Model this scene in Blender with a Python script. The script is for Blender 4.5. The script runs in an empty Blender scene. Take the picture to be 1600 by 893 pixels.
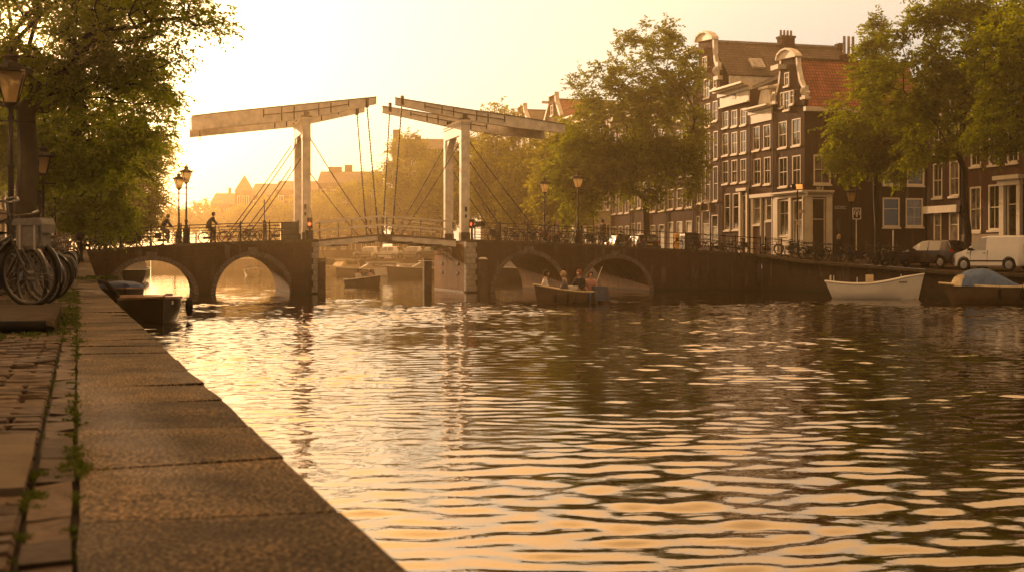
import bpy, bmesh, math, random
import numpy as np
from mathutils import Vector, Matrix
rng = np.random.default_rng(7); random.seed(7)
R = math.radians
S = bpy.context.scene
COL = S.collection

# ---------------------------------------------------------------- camera, light, exposure
F, HC, H0 = 2000.0, 2.27, 400.0          # focal length in photo pixels, eye height, horizon row
cd = bpy.data.cameras.new('camera'); cam = bpy.data.objects.new('camera', cd); COL.objects.link(cam)
cam.location = (0, 0, HC); cam.rotation_euler = (R(90), 0, 0)
cd.sensor_width = 36; cd.lens = 45; cd.shift_y = -46.5/1600
cd.clip_start = .1; cd.clip_end = 5000
cd.dof.use_dof = True; cd.dof.focus_distance = 55; cd.dof.aperture_fstop = 6.3
S.camera = cam

SKYG, SKYM, VEIL, DIM = .72, 1.8, (8.6, 6.6, 4.4), .55
LOWT, HIGHT = (.63, .98, 1.32), (2.4, 1.95, 1.15)
SUN_AZ, SUN_EL = -23.0, 9.5              # degrees right of the view axis, above the horizon
w = bpy.data.worlds.new('World'); S.world = w; w.use_nodes = True
nt = w.node_tree; bg = nt.nodes['Background']
sky = nt.nodes.new('ShaderNodeTexSky'); sky.sky_type = 'NISHITA'; sky.sun_disc = False
sky.sun_elevation = R(SUN_EL); sky.sun_rotation = R(SUN_AZ)
sky.air_density = 1.3; sky.dust_density = 4.0; sky.ozone_density = 0.3
# thin evening veil: evens out the sky's brightness between the sun side and the far side
gm = nt.nodes.new('ShaderNodeGamma'); gm.inputs[1].default_value = SKYG; nt.links.new(sky.outputs[0], gm.inputs[0])
sc_ = nt.nodes.new('ShaderNodeVectorMath'); sc_.operation = 'SCALE'; sc_.inputs['Scale'].default_value = SKYM; nt.links.new(gm.outputs[0], sc_.inputs[0])
vl = nt.nodes.new('ShaderNodeMix'); vl.data_type = 'RGBA'; vl.inputs[0].default_value = .58; nt.links.new(sc_.outputs[0], vl.inputs['A']); vl.inputs['B'].default_value = (VEIL[0], VEIL[1], VEIL[2], 1)
# the evening sky dims away from the sun
tcn = nt.nodes.new('ShaderNodeTexCoord'); dtn = nt.nodes.new('ShaderNodeVectorMath'); dtn.operation = 'DOT_PRODUCT'; nt.links.new(tcn.outputs['Generated'], dtn.inputs[0])
dtn.inputs[1].default_value = (math.sin(R(SUN_AZ)), math.cos(R(SUN_AZ)), .25)
mrn = nt.nodes.new('ShaderNodeFloatCurve'); mrn.inputs['Factor'].default_value = 1; cvv = mrn.mapping.curves[0]; nt.links.new(dtn.outputs['Value'], mrn.inputs['Value'])
mrn.mapping.clip_min_x = -1; mrn.mapping.clip_min_y = 0; mrn.mapping.clip_max_y = 3; cvv.points[0].location = (-1, DIM); cvv.points[1].location = (1.0, 1.3)
for q_ in ((-.4, DIM), (.5, 1.0), (.8, 1.08), (.92, 1.2)): cvv.points.new(*q_)
mrn.mapping.update()
dm_ = nt.nodes.new('ShaderNodeVectorMath'); dm_.operation = 'SCALE'; nt.links.new(vl.outputs['Result'], dm_.inputs[0]); nt.links.new(mrn.outputs[0], dm_.inputs['Scale'])
# low sky tinted cream; added golden boost above the view brightens crests and whites
sxz = nt.nodes.new('ShaderNodeSeparateXYZ'); nt.links.new(tcn.outputs['Generated'], sxz.inputs[0])
elv = nt.nodes.new('ShaderNodeMapRange'); elv.interpolation_type = 'SMOOTHSTEP'; nt.links.new(sxz.outputs[2], elv.inputs[0]); elv.inputs[1].default_value = .12; elv.inputs[2].default_value = .42; elv.inputs[3].default_value = 0.0; elv.inputs[4].default_value = 1.0
tnt = nt.nodes.new('ShaderNodeMix'); tnt.data_type = 'RGBA'; tnt.inputs['A'].default_value = (*LOWT, 1); tnt.inputs['B'].default_value = (*HIGHT, 1); nt.links.new(elv.outputs[0], tnt.inputs[0])
dm2 = nt.nodes.new('ShaderNodeVectorMath'); dm2.operation = 'MULTIPLY'; nt.links.new(dm_.outputs[0], dm2.inputs[0]); nt.links.new(tnt.outputs['Result'], dm2.inputs[1])
nt.links.new(dm2.outputs[0], bg.inputs[0]); bg.inputs[1].default_value = 0.13
sd = bpy.data.lights.new('sun', 'SUN'); so = bpy.data.objects.new('sun', sd); COL.objects.link(so)
sd.energy = 5.0; sd.angle = R(.5); sd.color = (1, .72, .4)
dvec = Vector((math.sin(R(SUN_AZ))*math.cos(R(SUN_EL)), math.cos(R(SUN_AZ))*math.cos(R(SUN_EL)), math.sin(R(SUN_EL))))
so.rotation_euler = dvec.to_track_quat('Z', 'Y').to_euler(); so.location = (0, 0, 60)
vs = S.view_settings; vs.view_transform = 'Standard'; vs.look = 'None'; vs.gamma = 1; vs.exposure = -.2
vs.use_curve_mapping = False
vs.use_white_balance = True; vs.white_balance_temperature = 8000; vs.white_balance_tint = 34
cy = S.cycles
cy.use_denoising = True; cy.max_bounces = 7; cy.diffuse_bounces = 3; cy.glossy_bounces = 3; cy.transmission_bounces = 3
cy.transparent_max_bounces = 6; cy.volume_bounces = 0; cy.caustics_reflective = False; cy.caustics_refractive = False
cy.sample_clamp_indirect = 6; cy.use_adaptive_sampling = True; cy.adaptive_threshold = .02

# ---------------------------------------------------------------- projection helpers
def W(px, Y): return (px-800)*Y/F
def Z(py, Y): return HC+(H0-py)*Y/F
def P(px, py, Y): return Vector((W(px, Y), Y, Z(py, Y)))
cV = Vector((-560, 2000, 0)).normalized(); uV = Vector((cV.y, -cV.x, 0)); zV = Vector((0, 0, 1))
ZERO = Vector((0, 0, 0))
def onray(px, O, D):                      # where the vertical plane through O along D meets the column px
    k = (px-800)/F
    t = (k*O.y-O.x)/(D.x-k*D.y)
    return t, O.y+t*D.y
B0 = Vector((W(476, 77), 77, 0))
def BT(px, s=0):
    return onray(px, B0+cV*s, uV)
def BP(px, py, s=0):
    t, Y = BT(px, s); return P(px, py, Y)
def BL(t, s, z): return B0+uV*t+cV*s+zV*z

# ---------------------------------------------------------------- materials
def newmat(name):
    m = bpy.data.materials.new(name); m.use_nodes = True
    return m, m.node_tree, m.node_tree.nodes['Principled BSDF']
def N(t, typ, **kw):
    n = t.nodes.new(typ)
    for k, v in kw.items():
        if k.startswith('i_'): n.inputs[k[2:].replace('_', ' ')].default_value = v
        else: setattr(n, k, v)
    return n
def ramp(t, fac, stops):
    r = t.nodes.new('ShaderNodeValToRGB'); el = r.color_ramp.elements
    while len(el) < len(stops): el.new(.5)
    for e, (p, c) in zip(el, stops): e.position = p; e.color = (*c, 1) if len(c) == 3 else c
    t.links.new(fac, r.inputs[0]); return r.outputs[0]
def vary(c, k): return tuple(max(0, min(1, x*k)) for x in c)
def mat(name, col, rough=.7, metal=0, var=.25, scale=3.0, bump=0, detail=6, coat=0, spec=.25):
    m, t, b = newmat(name)
    b.inputs['Roughness'].default_value = rough; b.inputs['Metallic'].default_value = metal
    b.inputs['Coat Weight'].default_value = coat; b.inputs['Specular IOR Level'].default_value = spec
    g = N(t, 'ShaderNodeNewGeometry')
    n = N(t, 'ShaderNodeTexNoise'); n.inputs['Scale'].default_value = scale; n.inputs['Detail'].default_value = detail
    t.links.new(g.outputs['Position'], n.inputs['Vector'])
    o = ramp(t, n.outputs[0], [(.3, vary(col, 1-var)), (.7, vary(col, 1+var))])
    t.links.new(o, b.inputs['Base Color'])
    if bump:
        bp = N(t, 'ShaderNodeBump'); bp.inputs['Strength'].default_value = bump; bp.inputs['Distance'].default_value = .02
        n2 = N(t, 'ShaderNodeTexNoise'); n2.inputs['Scale'].default_value = scale*6; n2.inputs['Detail'].default_value = 5
        t.links.new(g.outputs['Position'], n2.inputs['Vector']); t.links.new(n2.outputs[0], bp.inputs['Height'])
        t.links.new(bp.outputs[0], b.inputs['Normal'])
    return m
def brick(name, c1, c2, mortar, stain=.5, dirs=None, low=None):
    """brickwork laid on walls along u or c; stains run down as streaks; low = darker wet band near the water"""
    m, t, b = newmat(name); b.inputs['Roughness'].default_value = .9; b.inputs['Specular IOR Level'].default_value = .15
    g = N(t, 'ShaderNodeNewGeometry'); a = dirs or (uV+cV)
    d = N(t, 'ShaderNodeVectorMath', operation='DOT_PRODUCT'); d.inputs[1].default_value = a
    t.links.new(g.outputs['Position'], d.inputs[0])
    sp = N(t, 'ShaderNodeSeparateXYZ'); t.links.new(g.outputs['Position'], sp.inputs[0])
    cb = N(t, 'ShaderNodeCombineXYZ'); t.links.new(d.outputs['Value'], cb.inputs[0]); t.links.new(sp.outputs[2], cb.inputs[1])
    br = N(t, 'ShaderNodeTexBrick'); t.links.new(cb.outputs[0], br.inputs['Vector'])
    br.inputs['Scale'].default_value = 1; br.inputs['Brick Width'].default_value = .23; br.inputs['Row Height'].default_value = .075
    br.inputs['Mortar Size'].default_value = .008; br.inputs['Bias'].default_value = -.1
    br.inputs['Color1'].default_value = (*c1, 1); br.inputs['Color2'].default_value = (*c2, 1); br.inputs['Mortar'].default_value = (*mortar, 1)
    n = N(t, 'ShaderNodeTexNoise'); n.inputs['Scale'].default_value = .9; n.inputs['Detail'].default_value = 8; n.inputs['Roughness'].default_value = .65
    mp = N(t, 'ShaderNodeMapping'); mp.inputs['Scale'].default_value = (1.6, .45, 1); t.links.new(cb.outputs[0], mp.inputs[0]); t.links.new(mp.outputs[0], n.inputs['Vector'])
    st = ramp(t, n.outputs[0], [(.32, (1-stain,)*3), (.5, (.95,)*3), (.72, (1.25,)*3)])
    mx = N(t, 'ShaderNodeMix', data_type='RGBA', blend_type='MULTIPLY'); mx.inputs[0].default_value = 1
    t.links.new(br.outputs[0], mx.inputs['A']); t.links.new(st, mx.inputs['B']); out = mx.outputs['Result']
    # pale lime streaks
    n3 = N(t, 'ShaderNodeTexNoise'); n3.inputs['Scale'].default_value = 1; n3.inputs['Detail'].default_value = 7
    mp3 = N(t, 'ShaderNodeMapping'); mp3.inputs['Scale'].default_value = (2.6, .5, 1); mp3.inputs['Location'].default_value = (13, 5, 0)
    t.links.new(cb.outputs[0], mp3.inputs[0]); t.links.new(mp3.outputs[0], n3.inputs['Vector'])
    k3 = ramp(t, n3.outputs[0], [(.57, (0, 0, 0)), (.7, (.4, .4, .4))])
    m3 = N(t, 'ShaderNodeMix', data_type='RGBA'); t.links.new(k3, m3.inputs[0]); t.links.new(out, m3.inputs['A'])
    m3.inputs['B'].default_value = (.2, .17, .14, 1); out = m3.outputs['Result']
    if low:
        mr = N(t, 'ShaderNodeMapRange'); mr.inputs[1].default_value = 0; mr.inputs[2].default_value = low; t.links.new(sp.outputs[2], mr.inputs[0])
        m4 = N(t, 'ShaderNodeMix', data_type='RGBA'); t.links.new(mr.outputs[0], m4.inputs[0])
        m4.inputs['A'].default_value = (.025, .028, .015, 1); t.links.new(out, m4.inputs['B']); out = m4.outputs['Result']
    t.links.new(out, b.inputs['Base Color'])
    bp = N(t, 'ShaderNodeBump'); bp.inputs['Strength'].default_value = .5; bp.inputs['Distance'].default_value = .01
    t.links.new(br.outputs['Fac'], bp.inputs['Height']); bp.invert = True; t.links.new(bp.outputs[0], b.inputs['Normal'])
    return m
def emit(name, col, st):
    m, t, b = newmat(name); b.inputs['Base Color'].default_value = (*col, 1)
    b.inputs['Emission Color'].default_value = (*col, 1); b.inputs['Emission Strength'].default_value = st; return m
def leafmat(name, dark, light, trans, tw=.5):
    m, t, b = newmat(name); t.nodes.remove(b); out = t.nodes['Material Output']
    g = N(t, 'ShaderNodeNewGeometry'); n = N(t, 'ShaderNodeTexNoise'); n.inputs['Scale'].default_value = .55; n.inputs['Detail'].default_value = 3
    t.links.new(g.outputs['Position'], n.inputs['Vector'])
    ad = N(t, 'ShaderNodeMath', operation='MULTIPLY_ADD'); t.links.new(g.outputs['Random Per Island'], ad.inputs[0]); ad.inputs[1].default_value = .45
    mm = N(t, 'ShaderNodeMath', operation='MULTIPLY_ADD'); t.links.new(n.outputs[0], mm.inputs[0]); mm.inputs[1].default_value = 1.3; mm.inputs[2].default_value = -.38
    t.links.new(mm.outputs[0], ad.inputs[2])
    c = ramp(t, ad.outputs[0], [(.15, dark), (.85, light)])
    df = N(t, 'ShaderNodeBsdfDiffuse'); tr = N(t, 'ShaderNodeBsdfTranslucent'); gl = N(t, 'ShaderNodeBsdfGlossy'); gl.inputs['Roughness'].default_value = .45
    gl.inputs['Color'].default_value = (.6, .6, .5, 1)
    t.links.new(c, df.inputs[0])
    mc = N(t, 'ShaderNodeMix', data_type='RGBA', blend_type='MULTIPLY'); mc.inputs[0].default_value = 1; t.links.new(c, mc.inputs['A']); mc.inputs['B'].default_value = (*trans, 1)
    t.links.new(mc.outputs['Result'], tr.inputs[0])
    m1 = N(t, 'ShaderNodeMixShader'); m1.inputs[0].default_value = tw; t.links.new(df.outputs[0], m1.inputs[1]); t.links.new(tr.outputs[0], m1.inputs[2])
    m2 = N(t, 'ShaderNodeMixShader'); m2.inputs[0].default_value = .035; t.links.new(m1.outputs[0], m2.inputs[1]); t.links.new(gl.outputs[0], m2.inputs[2])
    t.links.new(m2.outputs[0], out.inputs[0]); return m
def glassmat(name, base, rough=.04, curtain=0):
    m, t, b = newmat(name); b.inputs['Roughness'].default_value = rough; b.inputs['IOR'].default_value = 1.6
    b.inputs['Specular IOR Level'].default_value = 1.0; b.inputs['Coat Weight'].default_value = .6
    g = N(t, 'ShaderNodeNewGeometry'); n = N(t, 'ShaderNodeTexNoise'); n.inputs['Scale'].default_value = 1.1; n.inputs['Detail'].default_value = 3
    t.links.new(g.outputs['Position'], n.inputs['Vector'])
    t.links.new(ramp(t, n.outputs[0], [(.4, vary(base, .5)), (.6, vary(base, 1.6))]), b.inputs['Base Color'])
    n2 = N(t, 'ShaderNodeTexNoise'); n2.inputs['Scale'].default_value = 2.2; n2.inputs['Detail'].default_value = 2
    t.links.new(g.outputs['Position'], n2.inputs['Vector'])
    bp = N(t, 'ShaderNodeBump'); bp.inputs['Strength'].default_value = .12; bp.inputs['Distance'].default_value = .05
    t.links.new(n2.outputs[0], bp.inputs['Height']); t.links.new(bp.outputs[0], b.inputs['Normal']); t.links.new(bp.outputs[0], b.inputs['Coat Normal'])
    return m

M = {}
M['white'] = mat('old_white_paint', (.66, .6, .5), .55, var=.22, scale=2.3, bump=.25)
M['white2'] = mat('cream_paint', (.66, .58, .44), .5, var=.1, scale=1.5)
M['iron'] = mat('dark_iron', (.011, .009, .008), .6, 0, var=.3, spec=.1)
M['ironrod'] = mat('black_rod', (.01, .008, .007), .6, 0, spec=.1)
M['black'] = mat('black_paint', (.01, .009, .008), .45, var=.3, spec=.15)
M['rubber'] = mat('tyre_rubber', (.01, .01, .009), .85, spec=.1)
M['chrome'] = mat('dull_chrome', (.07, .065, .06), .45, .8, var=.25)
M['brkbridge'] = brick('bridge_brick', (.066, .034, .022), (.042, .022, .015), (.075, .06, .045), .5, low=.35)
M['brksunlit'] = brick('sunlit_brick', (.3, .135, .035), (.2, .085, .022), (.22, .13, .05), .5, low=.2)  # bridge brick made orange, the low sun's light put into its colour
M['brkring'] = mat('arch_ring_stone', (.12, .1, .085), .8, var=.4, scale=5)
M['stone'] = mat('grey_stone', (.32, .29, .25), .8, var=.3, scale=4, bump=.3)
M['coping'] = mat('coping_stone_dark', (.07, .055, .04), .9, var=.35, scale=3, bump=.3, spec=.04)
M['wood'] = mat('dolphin_wood', (.07, .05, .035), .8, var=.4, scale=4)
M['bark'] = mat('bark', (.028, .022, .016), .9, var=.35, scale=5, bump=.5)
M['asphalt'] = mat('asphalt', (.07, .065, .06), .85, var=.2)
M['leafL'] = leafmat('elm_leaf_shade', (.06, .085, .012), (.13, .17, .018), (2.5, 2.4, .35), .58)
M['leafR'] = leafmat('elm_leaf', (.045, .065, .01), (.14, .17, .02), (2.6, 2.4, .35), .64)
M['leafF'] = leafmat('elm_leaf_far', (.08, .1, .015), (.18, .2, .025), (2.5, 2.1, .35), .62)
M['glass'] = glassmat('window_glass', (.02, .017, .013))
M['glassc'] = glassmat('window_curtain', (.12, .1, .08), .1)
M['glassw'] = glassmat('window_pale_blind', (.26, .21, .15), .12)
M['red'] = emit('red_signal', (1, .06, .02), 9)
M['lampglass'] = None

# ---------------------------------------------------------------- mesh helpers
def link(o, parent=None):
    COL.objects.link(o)
    if parent is not None: o.parent = parent
    return o
def tag(o, label=None, cat=None, group=None, kind=None):
    if label: o['label'] = label
    if cat: o['category'] = cat
    if group: o['group'] = group
    if kind: o['kind'] = kind
    return o
def empty(name, loc=(0, 0, 0), rz=0, label=None, cat=None, group=None):
    o = bpy.data.objects.new(name, None); o.empty_display_size = .2
    COL.objects.link(o); o.location = loc; o.rotation_euler = (0, 0, rz)
    return tag(o, label, cat, group)
class MB:
    def __init__(s): s.v = []; s.f = []; s.mi = []; s.cur = 0
    def add(s, vs, fs):
        n = len(s.v); s.v += [tuple(v) for v in vs]; s.f += [tuple(i+n for i in f) for f in fs]; s.mi += [s.cur]*len(fs); return s
    def obox(s, c, hx, hy, hz, ax=(1, 0, 0), ay=(0, 1, 0), az=(0, 0, 1)):
        c = Vector(c); ax = Vector(ax)*hx; ay = Vector(ay)*hy; az = Vector(az)*hz
        vs = [c+ax*i+ay*j+az*k for k in (-1, 1) for j in (-1, 1) for i in (-1, 1)]
        return s.add(vs, [(0, 2, 3, 1), (4, 5, 7, 6), (0, 1, 5, 4), (2, 6, 7, 3), (0, 4, 6, 2), (1, 3, 7, 5)])
    def box(s, x0, x1, y0, y1, z0, z1):
        return s.obox(((x0+x1)/2, (y0+y1)/2, (z0+z1)/2), abs(x1-x0)/2, abs(y1-y0)/2, abs(z1-z0)/2)
    def bbox(s, t0, t1, s0, s1, z0, z1):     # box in bridge coordinates
        return s.obox(BL((t0+t1)/2, (s0+s1)/2, (z0+z1)/2), abs(t1-t0)/2, abs(s1-s0)/2, abs(z1-z0)/2, uV, cV, zV)
    def tube(s, pts, r, n=8, cap=True):
        pts = [Vector(p) for p in pts]
        if not hasattr(r, '__len__'): r = [r]*len(pts)
        rings = []; prev = None
        for i, p in enumerate(pts):
            d = (pts[min(i+1, len(pts)-1)]-pts[max(i-1, 0)])
            d = d.normalized() if d.length > 1e-9 else Vector((0, 0, 1))
            if prev is None:
                a = d.orthogonal().normalized()
            else:
                a = prev-d*prev.dot(d); a = a.normalized() if a.length > 1e-6 else d.orthogonal().normalized()
            prev = a; b = d.cross(a)
            rings.append([p+(a*math.cos(2*math.pi*k/n)+b*math.sin(2*math.pi*k/n))*r[i] for k in range(n)])
        vs = [v for rg in rings for v in rg]; fs = []
        for i in range(len(pts)-1):
            for k in range(n):
                a = i*n+k; b2 = i*n+(k+1) % n; fs.append((a, b2, b2+n, a+n))
        if cap: fs.append(tuple(range(n-1, -1, -1))); fs.append(tuple(range((len(pts)-1)*n, len(pts)*n)))
        return s.add(vs, fs)
    def lathe(s, prof, n=16, c=(0, 0, 0), sq=False):
        c = Vector(c); vs = []; fs = []
        for r, z in prof:
            for k in range(n):
                a = 2*math.pi*(k+.5*sq)/n; vs.append(c+Vector((r*math.cos(a), r*math.sin(a), z)))
        for i in range(len(prof)-1):
            for k in range(n):
                a = i*n+k; b = i*n+(k+1) % n; fs.append((a, b, b+n, a+n))
        fs.append(tuple(range(n-1, -1, -1))); fs.append(tuple(range((len(prof)-1)*n, len(prof)*n)))
        return s.add(vs, fs)
    def torus(s, c, R_, r, axis=1, n=28, m=6):
        c = Vector(c); vs = []; fs = []
        for i in range(n):
            a = 2*math.pi*i/n
            for j in range(m):
                b = 2*math.pi*j/m; q = R_+r*math.cos(b); h = r*math.sin(b)
                v = (q*math.cos(a), h, q*math.sin(a)) if axis == 1 else (q*math.cos(a), q*math.sin(a), h)
                vs.append(c+Vector(v))
        for i in range(n):
            for j in range(m):
                fs.append((i*m+j, i*m+(j+1) % m, ((i+1) % n)*m+(j+1) % m, ((i+1) % n)*m+j))
        return s.add(vs, fs)
    def prism(s, poly, o, ax, ay, d):        # polygon in (ax, ay) plane at o, extruded by vector d
        o = Vector(o); ax = Vector(ax); ay = Vector(ay); d = Vector(d); n = len(poly)
        vs = [o+ax*a+ay*b for a, b in poly]; vs += [v+d for v in vs]
        return s.add(vs, [tuple(range(n)), tuple(range(2*n-1, n-1, -1))]+[(i, i+n, (i+1) % n+n, (i+1) % n) for i in range(n)])
    def build(s, name, mats, parent=None, smooth=False, fix=True, local=False):
        me = bpy.data.meshes.new(name)
        off = Vector((0, 0, 0))
        if parent is not None and not local:
            inv = WM(parent).inverted(); vs = [tuple(inv @ Vector(v)) for v in s.v]
        else: vs = s.v
        me.from_pydata(vs, [], s.f)
        mats = mats if isinstance(mats, (list, tuple)) else [mats]
        for m in mats: me.materials.append(m)
        if len(mats) > 1: me.polygons.foreach_set('material_index', s.mi)
        if fix:
            bm = bmesh.new(); bm.from_mesh(me)
            if smooth: bmesh.ops.remove_doubles(bm, verts=bm.verts, dist=2e-4)
            bmesh.ops.recalc_face_normals(bm, faces=bm.faces); bm.to_mesh(me); bm.free()
        if smooth: me.polygons.foreach_set('use_smooth', [True]*len(me.polygons))
        me.update()
        if smooth: 
            try: me.set_sharp_from_angle(angle=R(40))
            except Exception: pass
        o = bpy.data.objects.new(name, me); return link(o, parent)
def WM(o):
    m = Matrix.LocRotScale(Vector(o.location), o.rotation_euler.to_quaternion(), Vector(o.scale))
    return WM(o.parent) @ m if o.parent is not None else m
KIDS = {}
def dup(o, loc=None, rz=None, label=None, group=None, parent=None, scale=None):
    c = o.copy(); COL.objects.link(c)
    if parent is not None: c.parent = parent
    if loc is not None: c.location = loc
    if rz is not None: c.rotation_euler = (0, 0, rz)
    if label: c['label'] = label
    if group: c['group'] = group
    if scale: c.scale = (scale,)*3
    for ch in KIDS.setdefault(o.name, list(o.children)): dup(ch, parent=c)
    return c
def arr_mesh(name, V, Fc, m, parent=None, smooth=False):
    me = bpy.data.meshes.new(name); k = Fc.shape[1]
    me.vertices.add(len(V)); me.vertices.foreach_set('co', V.astype(np.float32).ravel())
    me.loops.add(Fc.size); me.loops.foreach_set('vertex_index', Fc.astype(np.int32).ravel())
    me.polygons.add(len(Fc)); me.polygons.foreach_set('loop_start', np.arange(0, Fc.size, k, dtype=np.int32))
    try: me.polygons.foreach_set('loop_total', np.full(len(Fc), k, dtype=np.int32))
    except Exception: pass
    if smooth: me.polygons.foreach_set('use_smooth', np.ones(len(Fc), dtype=bool))
    me.materials.append(m); me.update(); me.validate()
    return link(bpy.data.objects.new(name, me), parent)
# ---------------------------------------------------------------- terrain lines
def ip(x, pts): return float(np.interp(x, [p[0] for p in pts], [p[1] for p in pts]))
def zL(Y): return HC-(.485+.0085*Y) if Y < 30 else ip(Y, [(30, 1.53), (55, 2.1), (74, 2.6), (90, 2.5), (120, 2.0), (600, 2.0)])
def XL(Y):
    if Y <= 76: return .53-.3396*Y
    return W(ip(Y, [(76, 136.), (88, 150), (113, 180), (150, 215), (190, 235), (600, 235)]), Y)
def zR(Y): return ip(Y, [(60, 1.3), (69.7, 1.4), (73, 1.58), (81, 2.0), (85, 2.4), (100, 2.4), (150, 1.9), (600, 1.9)])
def XR(Y):
    if Y <= 85: return 16.6+.516*(85-Y)
    if Y <= 92: return ip(Y, [(85, 16.6), (85.8, 9.2), (92, 6.4)])
    return W(min(240+64000/Y, ip(Y, [(92, 940.), (140, 697), (150, 630), (160, 540), (170, 450), (182, 350), (190, 236), (600, 236)])), Y)
rowsY = [-50, -20, -8, 0, 2, 5, 8, 12, 16, 20, 25, 30, 35, 40, 48, 55, 62, 68, 74, 76, 80, 88, 94, 100, 113, 130, 150, 170, 190, 230, 300, 450, 600]
def strip(name, XF, zf, sgn, m, offs, off0=0., dz=0.):
    vs = []; fs = []
    for Y in rowsY:
        for o in offs: vs.append((XF(Y)+sgn*(o+off0), Y, zf(Y)+dz))
    n = len(offs)
    for i in range(len(rowsY)-1):
        for j in range(n-1): fs.append((i*n+j, i*n+j+1, (i+1)*n+j+1, (i+1)*n+j))
    mb = MB(); mb.add(vs, fs); o = mb.build(name, m); tag(o, kind='structure'); return o
EXTR = [-50, -20, 0, 20, 40, 60, 66, 70, 73, 77, 81, 85, 85.8, 88, 92, 95, 100, 110, 120, 130, 140, 145, 150, 155, 160, 165, 170, 176, 182, 186, 190, 230, 300, 450, 600]
M['paving'] = mat('paving_clinker', (.06, .04, .027), .9, var=.3, scale=2.2, bump=.4, spec=.08)
M['dirt'] = mat('dirt_between_stones', (.018, .014, .009), .95, var=.4, scale=8)
_r = rowsY; strip('ground_left_bank', XL, zL, -1, M['paving'], [0, 3, 8, 20, 60, 250], .62, -.05)
rowsY = EXTR; strip('ground_right_bank', XR, zR, 1, M['paving'], [0, 2, 6, 14, 40, 120, 300], .5, -.03)

# quay walls, one per stretch, with a coping
def quay(name, pts, zf, m, label, sgn, cw=.5, cm=None, slab=1.2):
    """pts: (X, Y) along the water edge; the land lies on side sgn (+1 right of the walking direction)"""
    root = empty(name, (pts[0][0], pts[0][1], 0), label=label, cat='quay wall')
    mb = MB(); vs = []; fs = []
    for (x, y) in pts: vs += [(x, y, -1.2), (x, y, zf(y)-.16)]
    for i in range(len(pts)-1): fs.append((2*i, 2*i+2, 2*i+3, 2*i+1))
    mb.add(vs, fs); mb.build('brick_face', m, root)
    mb = MB()
    for i in range(len(pts)-1):
        a = Vector((*pts[i], 0)); b = Vector((*pts[i+1], 0)); L = (b-a).length
        if L < .05: continue
        d = (b-a)/L; nrm = Vector((d.y, -d.x, 0))*sgn; k = max(1, int(L/slab))
        for j in range(k):
            p = a+d*L*(j/k)+d*.008; q = a+d*L*((j+1)/k)-d*.008; h = random.uniform(-.004, .004)
            vs = []
            for e in (p, q):
                for off, dz in ((-.04, -.16), (-.04, -.015), (-.025, 0), (cw, 0), (cw, -.16)):
                    v = e+nrm*off; vs.append((v.x, v.y, zf(e.y)+dz+h*(1 if e is p else random.uniform(-1, 1))))
            fs = [(i2, i2+1, i2+6, i2+5) for i2 in range(4)]+[(0, 1, 2, 3, 4), (9, 8, 7, 6, 5), (4, 0, 5, 9)]
            mb.add(vs, fs)
    mb.build('coping', cm or M['coping'], root); return root
M['brkquay'] = brick('quay_brick', (.06, .036, .024), (.042, .026, .018), (.065, .053, .04), .55, low=.5, dirs=Vector((1.0, -.3, 0)))
quay('quay_wall', [(XR(Y), Y) for Y in (20, 40, 55, 60, 66, 70, 74, 78, 82, 85)], zR, M['brkquay'], 'dark brick quay wall behind the white boat and the blue covered boat', -1)
quay('quay_wall', [(XR(Y), Y) for Y in (92, 96, 100, 110, 120, 130, 140, 145, 150, 155, 160, 165, 170, 176, 182, 188, 190)], zR, M['brkquay'], 'hazy curved quay wall beyond the bridge with parked cars above it', 1)
quay('quay_wall', [(XL(Y), Y) for Y in (84, 88, 95, 100, 113, 130, 150, 170, 190)], zL, M['brkquay'], 'shaded quay wall beyond the left arches of the bridge', -1)

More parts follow.
